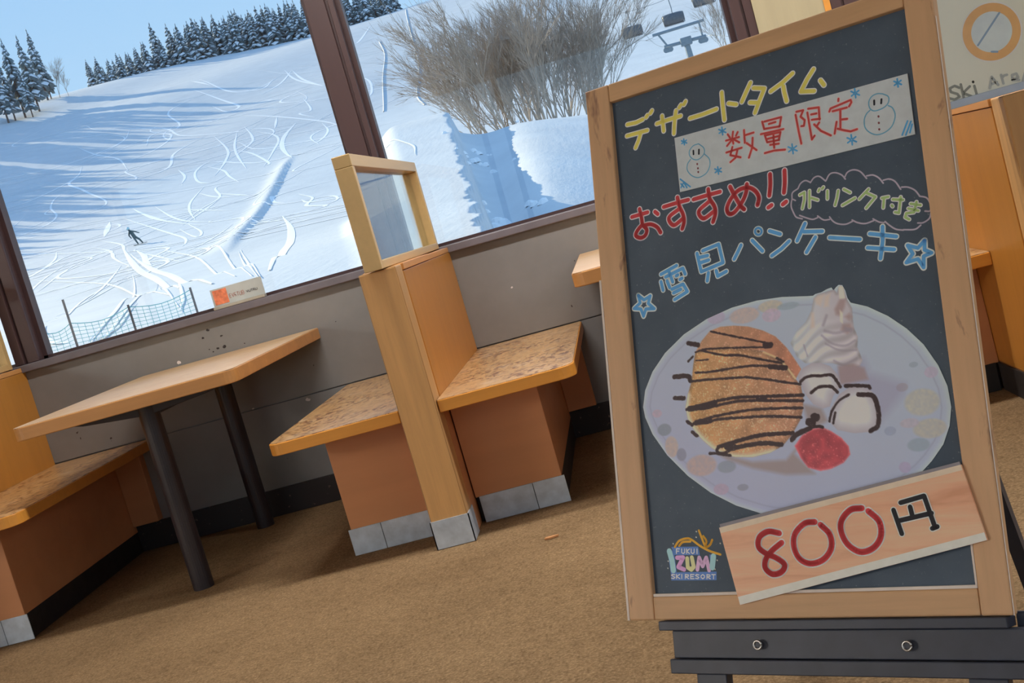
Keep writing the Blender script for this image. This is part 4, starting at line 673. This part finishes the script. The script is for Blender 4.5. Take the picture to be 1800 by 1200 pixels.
POSTER_A = [[(0.9045, 0.9017), (0.8945, 0.9093), (0.8822, 0.9069), (0.8823, 0.8973), (0.8966, 0.8883), (0.8999, 0.8802), (0.8868, 0.8768), (0.8744, 0.884)], [(0.9096, 0.9086), (0.9091, 0.8715)], [(0.9294, 0.898), (0.9099, 0.8869), (0.9313, 0.8711)], [(0.9402, 0.8961), (0.9411, 0.873)], [(0.9395, 0.9071), (0.9398, 0.9055)]]
POSTER_B = [[(0.9744, 0.8802), (0.985, 0.9058), (0.9959, 0.8823)], [(0.9787, 0.8885), (0.9942, 0.89)], [(1.0079, 0.9039), (1.0087, 0.8822)], [(1.009, 0.8964), (1.0147, 0.9007), (1.0216, 0.9004)], [(1.0312, 0.8857), (1.0463, 0.8867), (1.0436, 0.8971), (1.033, 0.8966), (1.0313, 0.884), (1.0467, 0.8802)], [(1.055, 0.8759), (1.0651, 0.8944), (1.0691, 0.8765)]]
ex = Vector(BOARD_X).normalized(); ez = -Vector(BOARD_DOWN).normalized(); ez = (ez - ex*ez.dot(ex)).normalized(); ey = ez.cross(ex)
BH = 889.0
foot = Vector(BOARD_TL) + ex*.300 - ez*(BH/1000)
MAT_B = Matrix(((ex.x, ey.x, ez.x, foot.x), (ex.y, ey.y, ez.y, foot.y), (ex.z, ey.z, ez.z, foot.z), (0, 0, 0, 1)))
def Bp(x, y, d=0): return ((x - 300)/1000, -d/1000, (BH - y)/1000)
KB = 1.7                                     # printed and chalked colours as pigment
def ink(name, c, rough=.6, k=None): return plain(name, lin(c, k or KB), rough, .3, 0, .05, 60)
def bbox_(b, x0, y0, x1, y1, d0, d1):
    p, q_ = Bp(x0, y1, d1), Bp(x1, y0, d0); return b.box(p, q_)
def strokes(b, pls, wd, d, curve_=False):
    for pl in pls:
        P = [Vector((x, y, 0)) for x, y in pl]
        if curve_ and len(P) > 2: P = catmull(P, 5)
        h = wd/2
        for i in range(len(P) - 1):
            a, c_ = P[i], P[i + 1]
            if (c_ - a).length < 1e-4: continue
            t_ = (c_ - a).normalized(); n_ = Vector((-t_.y, t_.x, 0))*h
            b.add([Bp(*(p + s_*n_)[:2], d) for p, s_ in ((a, -1), (c_, -1), (c_, 1), (a, 1))], [(0, 1, 2, 3)])
        for p in P:
            b.add([Bp(p.x + h*math.cos(k*math.pi/5), p.y + h*math.sin(k*math.pi/5), d + .01) for k in range(10)], [tuple(range(10))])
    return b
def lettering(name, label, parent, key, wo, wi, co, ci, d=0, curve_=False):
    o = strokes(MB(), LET[key], wo, d + .25, curve_).build(name, co, parent, label=label)
    if wi: strokes(MB(), LET[key], wi, d + .5, curve_).build('stroke_fill', ci, o)
    return o

sg = thing('chalkboard_sign', 'framed dessert menu chalkboard with a pancake photo leaning back on its black stand', 'sign')
n = Nodes('chalkboard'); v = n.coord(); f1 = n.noise(v, 7, 5, .65); f2 = n.noise(v, 260, 2, .5)
c = n.ramp(f1, [(.3, lin((70, 85, 101))), (.7, lin((84, 99, 115)))])
c = n.mix(n.ramp(f2, [(.70, (0, 0, 0)), (.76, (1, 1, 1))]), c, lin((120, 132, 142)))
n.base(c); M['chalk'] = n.fin(.55, .3)
M['fw'] = wood('sign_frame_wood', lin((214, 172, 130)), 'Z', .5, .4, .16, 70, (lin((128, 88, 74)), .60, 11))
M['fwx'] = wood('sign_frame_wood_cross', lin((214, 172, 128)), 'X', .5, .4, .18, 70)
M['lip'] = plain('pale_edge', lin((232, 220, 210)), .5, .4)
bbox_(MB(), 30, 20, 575, 875, -14, -6).build('chalk_panel', M['chalk'], sg)
FT = 4
for x0, x1 in ((0, 47), (558, 600)): bbox_(MB(), x0, 0, x1, BH, -16, FT).build('frame_stile', M['fw'], sg, .0025)
for y0, y1 in ((0, 32), (853, BH)): bbox_(MB(), 47.3, y0, 557.7, y1, -16, FT).build('frame_rail', M['fwx'], sg, .0025)
for q_ in ((48, 848.5, 557.5, 852.8, -6, 2), (555, 770, 557.7, 848.4, -6, 2)): bbox_(MB(), *q_).build('inner_trim', M['lip'], sg)
for q_ in ((-4.2, 330, -.2, BH, -14, 3), (600.2, 60, 601.0, BH, 1, 3.4)): bbox_(MB(), *q_).build('edge_strip', M['lip'], sg)

D0 = -6                                       # face of the chalk panel
Wm = ink('white_chalk', (206, 210, 202)); PKm = ink('pink_chalk', (226, 190, 196)); LBm = ink('pale_blue_chalk', (188, 218, 238))
lettering('lettering', 'yellow chalk title line at the top of the board', sg, 'yellow', 9.4, 6.2, Wm, ink('yellow_chalk', (192, 184, 92)), D0)
lettering('lettering', 'big red chalk letters with two exclamation marks', sg, 'red', 10.2, 6.6, PKm, ink('red_chalk', (176, 62, 68)), D0, True)
lettering('lettering', 'small green chalk letters inside the chalk cloud', sg, 'green', 6.4, 3.6, Wm, ink('green_chalk', (146, 172, 112)), D0)
lettering('lettering', 'pale chalk outline of a cloud', sg, 'cloud', 2.3, 0, ink('lilac_chalk', (160, 152, 166)), None, D0, True)
lettering('lettering', 'blue chalk letters across the middle of the board', sg, 'blue', 9.0, 5.6, LBm, ink('blue_chalk', (84, 146, 196)), D0)
M['blue_chalk'] = bpy.data.materials['blue_chalk']
lettering('lettering', 'small blue chalk ring', sg, 'ring', 6.4, 3.4, LBm, M['blue_chalk'], D0)
for k, w_ in enumerate(('right of the blue letters', 'left of the blue letters')):
    LET['one_star'] = [LET['star'][k]]; lettering('star', 'blue chalk star ' + w_, sg, 'one_star', 9.4, 5.2, LBm, M['blue_chalk'], D0)

# banner card
b = MB(); b.prism([(x - 300, BH - y) for x, y in CARD_BANNER][::-1], -D0/1000 - .0026, -D0/1000 - .0002, lambda a, c_, z: (a/1000, z, c_/1000))
ban = b.build('paper_banner', ink('banner_paper', (170, 178, 182)), sg, label='white paper strip with drawn snowmen and red letters')
BD = D0 + 2.7
def drawing(name, key, wd, m, d=0, curve_=False, parent=ban):
    return strokes(MB(), LET[key], wd, BD + d, curve_).build(name, m, parent)
PEN = [ink('teal_pen', (92, 146, 170)), ink('black_pen', (40, 44, 52), k=1.2), ink('brown_pen', (120, 70, 76)), ink('blue_pen', (72, 140, 184))]
for k in (0, 1):
    LET['a'], LET['b'], LET['c'] = LET['snowman'][2*k:2*k + 2], LET['snowman_black'][2*k:2*k + 2], LET['snowman_dot'][3*k:3*k + 3]
    drawing('snowman_drawing', 'a', 1.8, PEN[0], .1, True); drawing('snowman_eyes', 'b', 3.0, PEN[1], .15); drawing('snowman_buttons', 'c', 3.0, PEN[2], .15)
for k in range(7): LET['a'] = LET['flake'][6*k:6*k + 6]; drawing('snowflake_drawing', 'a', 2.6, PEN[3], .1)
for q_ in (LET['flake'][42:46], LET['flake'][46:]): LET['a'] = q_; drawing('corner_hatching', 'a', 2.6, PEN[3], .1)
drawing('lettering', 'kanji', 5.0, ink('pink_pen', (196, 160, 160)), .1)
drawing('lettering', 'kanji', 3.2, ink('red_pen', (162, 60, 58)), .3)

# photograph of the plate of pancakes, printed and cut out; painted on a fine grid of the print
def raster_poly(P, X, Y):
    P = np.asarray(P, float); inside = np.zeros(X.shape, bool); d2 = np.full(X.shape, 1e9)
    for (x0, y0), (x1, y1) in zip(P, np.roll(P, -1, 0)):
        c_ = (y0 > Y) != (y1 > Y)
        if y1 != y0: inside ^= c_ & (X < (x1 - x0)*(Y - y0)/(y1 - y0) + x0)
        dx_, dy_ = x1 - x0, y1 - y0; L = dx_*dx_ + dy_*dy_ + 1e-9
        t_ = np.clip(((X - x0)*dx_ + (Y - y0)*dy_)/L, 0, 1); d2 = np.minimum(d2, (X - x0 - t_*dx_)**2 + (Y - y0 - t_*dy_)**2)
    d = np.sqrt(d2); return np.where(inside, d, -d)
def raster_line(P, X, Y):
    d2 = np.full(X.shape, 1e9)
    P = [(p.x, p.y) for p in catmull([(x, y, 0) for x, y in P], 4)]
    for (x0, y0), (x1, y1) in zip(P[:-1], P[1:]):
        dx_, dy_ = x1 - x0, y1 - y0; L = dx_*dx_ + dy_*dy_ + 1e-9
        t_ = np.clip(((X - x0)*dx_ + (Y - y0)*dy_)/L, 0, 1); d2 = np.minimum(d2, (X - x0 - t_*dx_)**2 + (Y - y0 - t_*dy_)**2)
    return np.sqrt(d2)
def paint_print():
    O = np.array(PIC['outline']); st = .95
    xs, ys = np.arange(O[:, 0].min() - 1, O[:, 0].max() + 1.5, st), np.arange(O[:, 1].min() - 1, O[:, 1].max() + 1.5, st)
    X, Y = np.meshgrid(xs, ys); rg = np.random.RandomState(4)
    def nz(s_):                                # smooth noise, cell of s_ millimetres
        g = rg.rand(int((ys[-1] - ys[0])/s_) + 3, int((xs[-1] - xs[0])/s_) + 3); u, v_ = (X - xs[0])/s_, (Y - ys[0])/s_; i, j = u.astype(int), v_.astype(int); a, c_ = u - i, v_ - j
        return (g[j, i]*(1 - a) + g[j, i + 1]*a)*(1 - c_) + (g[j + 1, i]*(1 - a) + g[j + 1, i + 1]*a)*c_
    def rgb(*c_): return np.array(c_, float)
    def over(img, a, c_): return img*(1 - a[..., None]) + np.asarray(c_)*a[..., None]
    def ram(d, w_): return np.clip(d/w_ + .5, 0, 1)
    tx = (X - 60)/490; ty = (Y - 400)/390
    w_ = np.clip(.45*tx + .75*(1 - ty) - .1, 0, 1)[..., None]
    img = rgb(156, 160, 190)*(1 - w_) + rgb(166, 180, 194)*w_
    dO = raster_poly(O, X, Y)
    img = over(img, np.clip(1 - dO/9, 0, 1)*.55, rgb(186, 202, 220))
    img = over(img, np.exp(-((dO - 13)/1.3)**2)*.35, rgb(128, 134, 160))
    n8, n3, n1 = nz(8.), nz(3.), nz(1.5)
    for c_, cx, cy, rx_, ry_ in PIC['dec']:
        q_ = np.hypot((X - cx)/rx_, (Y - cy)/ry_); img = over(img, np.clip((1.05 - q_)*5, 0, 1)*(.62 + .3*n3), rgb(*c_)*(.96 + .08*n3[..., None]))
    def P(k): return raster_poly(PIC[k], X, Y)
    img = over(img, ram(P('shadow_cream'), 16)*.5, rgb(140, 136, 164)); img = over(img, ram(P('shadow_pan'), 7)*.75, rgb(140, 124, 122))
    d = P('rear'); c_ = rgb(168, 114, 92)*(.82 + .3*n8[..., None]); c_ = c_*(1 - np.clip((330 - X)/110, 0, 1)[..., None]*.6) + rgb(182, 148, 114)*np.clip((330 - X)/110, 0, 1)[..., None]*.6
    c_ = c_ + (np.clip(n1 - .72, 0, 1)*150)[..., None]; img = over(img, ram(d, 1.4), c_)
    d = P('front'); gx = np.clip((X - 120)/190, 0, 1)[..., None]
    c_ = (rgb(188, 144, 92)*(1 - gx) + rgb(176, 130, 104)*gx)*(.84 + .30*nz(14.)[..., None]); c_ = c_ + (np.clip(n1 - .60, 0, 1)*170)[..., None]*rgb(1, 1, .95)
    c_ = c_*(1 - .25*np.clip(1 - d/7, 0, 1)[..., None]); img = over(img, ram(d, 1.4), c_)
    r_ = raster_line(PIC['front_rim'], X, Y); img = over(img, np.clip(1.25 - r_/6.5, 0, 1)*ram(d, 1.4), rgb(206, 198, 172))
    r_ = raster_line(PIC['edge_fold'], X, Y); img = over(img, np.clip(1.5 - r_/1.6, 0, 1)*.8, rgb(206, 186, 140))
    d = P('cream'); sh = np.clip((X - 330)/75, 0, 1)[..., None]; c_ = rgb(194, 202, 210)*(1 - sh) + rgb(178, 174, 182)*sh
    c_ = c_*(1 - .16*np.clip(1 - d/5, 0, 1)[..., None] + .10*np.sin((Y + X*.42 + 6*np.sin(X/14.))/3.1)[..., None]*np.clip((Y - 455)/30, 0, 1)[..., None]); img = over(img, ram(d, 1.6), c_)
    for g in PIC['cream_tan']: img = over(img, ram(raster_poly(g, X, Y), 5)*.7, rgb(196, 182, 172))
    for g in PIC['cream_dark']: img = over(img, ram(raster_poly(g, X, Y), 5)*.75, rgb(148, 126, 128))
    for g in PIC['cream_light']: img = over(img, ram(raster_poly(g, X, Y), 3)*.9, rgb(208, 206, 188))
    for wd, g in PIC['swirl']: img = over(img, np.clip(1.2 - raster_line(g, X, Y)/(wd*.6), 0, 1)*.6, rgb(138, 132, 146))
    for k in ('scoop_a', 'scoop_b'):
        d = P(k); c_ = rgb(164, 160, 172)*(1 - np.clip(d/16, 0, 1)[..., None]) + rgb(196, 198, 202)*np.clip(d/16, 0, 1)[..., None]; img = over(img, ram(d, 1.4), c_)
    d = P('jam'); c_ = rgb(164, 66, 76)*(.84 + .3*n8[..., None]) + (np.clip(n1 - .74, 0, 1)*190)[..., None]; c_ = c_ + np.clip(1 - d/3.5, 0, 1)[..., None]*rgb(34, 40, 44); img = over(img, ram(d, 1.6), c_)
    for wd, g in PIC['sauce']:
        r_ = raster_line(g, X, Y); r_ = r_ + (n3 - .5)*1.3; img = over(img, np.clip((wd*.78 - r_)/.9 + .5, 0, 1), rgb(46, 30, 34) + (np.clip(n1 - .86, 0, 1)*500)[..., None])
    img = np.clip(img, 0, 255)/255.; img = np.where(img <= .04045, img/12.92, ((img + .055)/1.055)**2.4)*KB
    img = np.clip(img, 0, .92)
    # grid mesh clipped to the outline: vertices just outside slide onto it
    keep = dO > -st*1.2; idx = -np.ones(X.shape, int); 
    fq = keep[:-1, :-1] & keep[1:, :-1] & keep[:-1, 1:] & keep[1:, 1:]
    used_v = np.zeros(X.shape, bool); used_v[:-1, :-1] |= fq; used_v[1:, :-1] |= fq; used_v[:-1, 1:] |= fq; used_v[1:, 1:] |= fq
    idx[used_v] = np.arange(used_v.sum())
    gy, gx_ = np.gradient(dO, st); mv = np.clip(-dO, 0, 3)*used_v
    XX, YY = X + gx_*mv, Y + gy*mv
    vs = np.stack([(XX[used_v] - 300)/1000, np.full(used_v.sum(), -(D0 + 1.0)/1000), (BH - YY[used_v])/1000], -1)
    fs = np.stack([idx[:-1, :-1][fq], idx[1:, :-1][fq], idx[1:, 1:][fq], idx[:-1, 1:][fq]], -1)
    me = bpy.data.meshes.new('photo_print'); me.vertices.add(len(vs)); me.vertices.foreach_set('co', vs.ravel()); me.loops.add(fs.size); me.loops.foreach_set('vertex_index', fs.ravel().astype(np.int32))
    me.polygons.add(len(fs)); me.polygons.foreach_set('loop_start', np.arange(0, fs.size, 4, dtype=np.int32)); me.polygons.foreach_set('loop_total', np.full(len(fs), 4, np.int32)); me.update()
    ca = me.color_attributes.new('print', 'FLOAT_COLOR', 'POINT'); col = np.ones((len(vs), 4)); col[:, :3] = img[used_v]; ca.data.foreach_set('color', col.ravel())
    n_ = Nodes('glossy_photo_print'); at_ = n_.n.new('ShaderNodeVertexColor'); at_.layer_name = 'print'; n_.base(at_.outputs[0]); me.materials.append(n_.fin(.45, .3))
    return me
link('photo_print', paint_print(), sg, label='cut-out photo of pancakes with cream on a flowered plate')

# price card with a printed wood grain
n = Nodes('printed_wood_grain'); v = n.coord((.10, 1, 1), (0, R(-9.3), 0)); f1 = n.noise(v, 46, 4, .6, .8); f2 = n.noise(v, 9, 3, .5, .5)
c = n.ramp(f1, [(.34, lin((176, 128, 100), KB)), (.5, lin((198, 156, 126), KB)), (.7, lin((212, 174, 144), KB))])
c = n.mix(.4, c, n.ramp(f2, [(.35, lin((204, 140, 110), KB)), (.65, lin((196, 164, 134), KB))])); n.base(c); M['pw'] = n.fin(.45, .3)
a, b_, c2, d2 = [Vector((x, y)) for x, y in CARD_PRICE]
def quad(u0, v0, u1, v1): return [tuple((a.lerp(b_, u)).lerp(d2.lerp(c2, u), v_)) for u, v_ in ((u0, v0), (u1, v0), (u1, v1), (u0, v1))]
def card(q_, d0, d1): return MB().prism([(x - 300, BH - y) for x, y in q_][::-1], -d1/1000, -d0/1000, lambda p, r_, z: (p/1000, z, r_/1000))
pc = card(quad(0, .03, 1, 1), 5, 9.5).build('price_card', M['pw'], sg, label='wood-grain price card')
card(quad(.001, .031, .999, .10), 9.55, 9.8).build('printed_edge', ink('printed_top_edge', (196, 180, 160)), pc)
card(quad(.001, .90, .999, .999), 9.55, 9.8).build('printed_edge', ink('printed_lower_edge', (206, 198, 188)), pc)
card(quad(.004, -.012, .996, .03), 4, 8).build('card_backing', ink('grey_card_edge', (118, 116, 122)), pc)
strokes(MB(), LET['price_red'], 12.4, 9.9, True).build('lettering', ink('price_outline', (228, 196, 192)), pc); strokes(MB(), LET['price_red'], 8.4, 10.2, True).build('lettering', ink('price_red', (178, 60, 64)), pc)
strokes(MB(), LET['price_black'], 9.6, 9.9).build('lettering', ink('price_light_outline', (222, 206, 190)), pc); strokes(MB(), LET['price_black'], 6.6, 10.2).build('lettering', ink('price_black', (36, 36, 42), k=1.2), pc)

# resort sticker at the lower left
b = MB()
for P in LET['logo_band']: b.add([Bp(x, y, D0 + .2) for x, y in P], [tuple(range(len(P)))])
lg = b.build('logo_sticker', ink('sticker_blue', (84, 118, 176)), sg, label='small resort sticker with an orange rider')
for key, wd, c, nm in (('logo_I', 9.5, (150, 190, 226), 'ice_blue'), ('logo_Z', 7, (206, 150, 196), 'sticker_pink'), ('logo_U', 7, (200, 204, 150), 'sticker_lime'), ('logo_M', 6.5, (202, 164, 214), 'sticker_mauve'), ('logo_small', 1.7, (222, 226, 246), 'sticker_white'), ('logo_swoosh', 3.6, (212, 152, 58), 'sticker_orange'), ('logo_dots', 2.2, (214, 214, 190), 'sticker_dots')):
    strokes(MB(), LET[key], wd, D0 + .5, key == 'logo_swoosh').build('lettering', ink(nm, c), lg)
sg.matrix_world = MAT_B

# black folding stand under it
st_ = thing('sign_stand', 'black wooden folding stand carrying the chalkboard, with two screw eyes on its front rail', 'stand')
M['sb'] = plain('worn_black_paint', lin((52, 57, 71)), .45, .45, 0, .18, 16)
bbox_(MB(), 56, 890.5, 592, 905, -30, 8).build('ledge', M['sb'], st_, .0015)
bbox_(MB(), 74, 906, 610, 948, -24, -2).build('front_rail', M['sb'], st_, .0015)
bbox_(MB(), 69, 949, 614, 971, -26, 4).build('lower_rail', M['sb'], st_, .0015)
FLOOR_Y = BH + foot.z/ez.z*1000 + 4
for x0, x1 in ((110, 162), (528, 580)): bbox_(MB(), x0, 971.5, x1, FLOOR_Y - 2, -24, -4).build('leg', M['sb'], st_, .0015)
bbox_(MB(), 594, 886, 612, 947, -34, -26).build('side_bracket', M['sb'], st_, .001)
inv = MAT_B.inverted()
for x0 in (120, 535):                          # rear legs slope back to the floor
    top = Vector(Bp(x0 + 18, 560, -20)); hit_ = MAT_B @ top; flat = Vector((ey.x, ey.y, 0)).normalized(); low = Vector((hit_.x, hit_.y, 0)) + flat*.16; low.z = .012
    MB().tube([top, inv @ low], .014, 4).build('rear_leg', M['sb'], st_)
for x, y in ((225, 926.8), (453, 927.9)):
    b = MB(); b.tube([Bp(x, y, -2), Bp(x, y, 4)], .002, 8)
    b.tube([Bp(x + 6.2*math.cos(k*math.pi/8), y + 6.2*math.sin(k*math.pi/8), 6) for k in range(17)], .0017, 8); b.build('screw_eye', M['steel'], st_, smooth=True)
    MB().lathe([(.0042, -.004), (.0042, .004)], Bp(x, y, 1), 10, 'Y').build('screw_head', M['sb'], st_)
st_.matrix_world = MAT_B

# ------------------------------------------------------------------ poster board standing on the right bench
PY = 3.155
po = thing('poster_board', 'pale glossy poster with a round orange badge standing at the right edge', 'poster', (1.1, PY, .855))
n = Nodes('poster_paper'); n.base(n.ramp(n.noise(n.coord(), 3), [(.3, lin((238, 240, 222))), (.7, lin((242, 244, 228)))])); M['poster'] = n.fin(.12, .6)
MB().box((.80, PY, .874), (1.46, PY + .012, 1.62)).build('poster_sheet', M['poster'], po, .001)
MB().box((.80, PY - .005, .8552), (1.46, PY + .03, .8745)).build('bottom_rail', plain('aluminium_rail', lin((186, 198, 214)), .35, .5, .3, .05, 20), po, .001)
def disc(r0, r1, c, d):
    b = MB(); N_ = 48; f = lambda r_, k: (c[0] + r_*math.cos(2*math.pi*k/N_), PY - d, c[1] + r_*math.sin(2*math.pi*k/N_))
    for k in range(N_): b.add([f(r0, k), f(r1, k), f(r1, k + 1), f(r0, k + 1)], [(0, 1, 2, 3)])
    return b
BC = BADGE
bd = disc(0, .0735, BC, .0006).build('badge', plain('badge_border', lin((246, 246, 236)), .2), po, label='round orange and pale blue badge')
disc(.049, .0695, BC, .0010).build('badge_ring', plain('badge_orange', lin((244, 190, 122)), .15), bd)
disc(0, .049, BC, .0012).build('badge_centre', plain('badge_blue', lin((226, 240, 248)), .15), bd)
def flat(pls, wd, d, m, name, parent):
    b = MB(); h = wd/2
    for pl in pls:
        P = [Vector((x, z)) for x, z in pl]
        for p, q_ in zip(P[:-1], P[1:]):
            t_ = (q_ - p).normalized(); n_ = Vector((-t_.y, t_.x))*h
            b.add([(r_.x, PY - d, r_.y) for r_ in (p - n_, q_ - n_, q_ + n_, p + n_)], [(0, 1, 2, 3)])
        for p in P: b.add([(p.x + h*math.cos(k*.6283), PY - d - .0001, p.y + h*math.sin(k*.6283)) for k in range(10)], [tuple(range(10))])
    return b.build(name, m, parent)
flat(POSTER_SKI, .0048, .0016, plain('badge_line', lin((150, 178, 206)), .2), 'badge_stroke', bd)
flat(POSTER_A, .0062, .0006, plain('poster_grey_letters', lin((158, 162, 152)), .2), 'lettering', po)
flat(POSTER_B, .0062, .0006, plain('poster_pale_letters', lin((190, 198, 196)), .2), 'lettering', po)

# ------------------------------------------------------------------ small things
def scuffs(name, pts, m):
    b = MB(); rnd = random.Random(2)
    for x, z, s_ in pts:
        b.add([(x + s_*rnd.uniform(.5, 1.1)*math.cos(k*.785), WY - .0006, z + s_*rnd.uniform(.4, .9)*math.sin(k*.785)) for k in range(8)], [tuple(range(8))])
    o = b.build(name, m, bpy.data.objects['wall_front']); o['kind'] = 'stuff'
scuffs('paint_chips', CHIPS_DARK, M['skirt']); scuffs('bare_spots', CHIPS_PALE, plain('bare_plaster', lin((214, 204, 200)), .8))
pl = thing('sign_plaque', 'small pale plaque with an orange emblem standing on the window sill', 'plaque', (-1.5, 4.70, .86))
u = Vector((1.0, 0, 0)); x0, x1, yb = -1.606, -1.392, 4.712
MB().box((x0, yb - .018, .8604), (x1, yb + .012, .872)).build('plaque_base', plain('plaque_base', lin((172, 166, 152)), .4), pl, .002)
b = MB().box((x0, yb, .872), (x1, yb + .004, .942)); pf = b.build('face_plate', plain('plaque_face', lin((186, 190, 186)), .3), pl, .001)
MB().box((x0 + .008, yb - .0012, .878), (x0 + .066, yb - .0002, .936)).build('emblem', plain('plaque_emblem', lin((232, 128, 88)), .4, var=.3, scale=60), pf)
def marks(name, xs, z0, z1, m):
    b = MB()
    for x_, s_ in xs:
        for (p, q_) in s_:
            P0, P1 = Vector((x_ + p[0]*.009, z0 + (z1 - z0)*p[1])), Vector((x_ + q_[0]*.009, z0 + (z1 - z0)*q_[1])); t_ = (P1 - P0).normalized(); n_ = Vector((-t_.y, t_.x))*.0012
            b.add([(r_.x, yb - .0008, r_.y) for r_ in (P0 - n_, P1 - n_, P1 + n_, P0 + n_)], [(0, 1, 2, 3)])
    return b.build(name, m, pf)
E_ = [((0, 0), (0, 1)), ((0, 1), (.8, 1)), ((0, .5), (.7, .5)), ((0, 0), (.8, 0))]; V_ = [((0, 1), (.4, 0)), ((.4, 0), (.8, 1))]; R_ = E_[:3] + [((.3, .5), (.8, 0))]; T_ = [((0, 1), (.8, 1)), ((.4, 0), (.4, 1))]; U_ = [((0, 1), (0, 0)), ((0, 0), (.8, 0)), ((.8, 0), (.8, 1))]; B__ = E_ + [((.8, 0), (.8, 1))]
marks('lettering', [(x0 + .072 + .0105*k, g) for k, g in enumerate((E_, V_, R_, T_, U_, B__))], .893, .908, plain('plaque_rose', lin((176, 136, 126)), .5))
marks('lettering', [(x0 + .143 + .0095*k, g) for k, g in enumerate((V_, U_, T_, R_, U_))], .896, .904, plain('plaque_grey', lin((104, 104, 104)), .5))
tag(MB().prism([(-.020, -.004), (-.004, -.009), (.018, -.002), (.021, .004), (.002, .007), (-.016, .005)], .0015, .0065, lambda a, c_, z: (-.403 + a, 3.348 + c_, z)).build('wood_chip', plain('chip_wood', lin((196, 140, 90)), .7)), 'tiny tan chip lying on the brown carpet in front of the bench', 'chip')
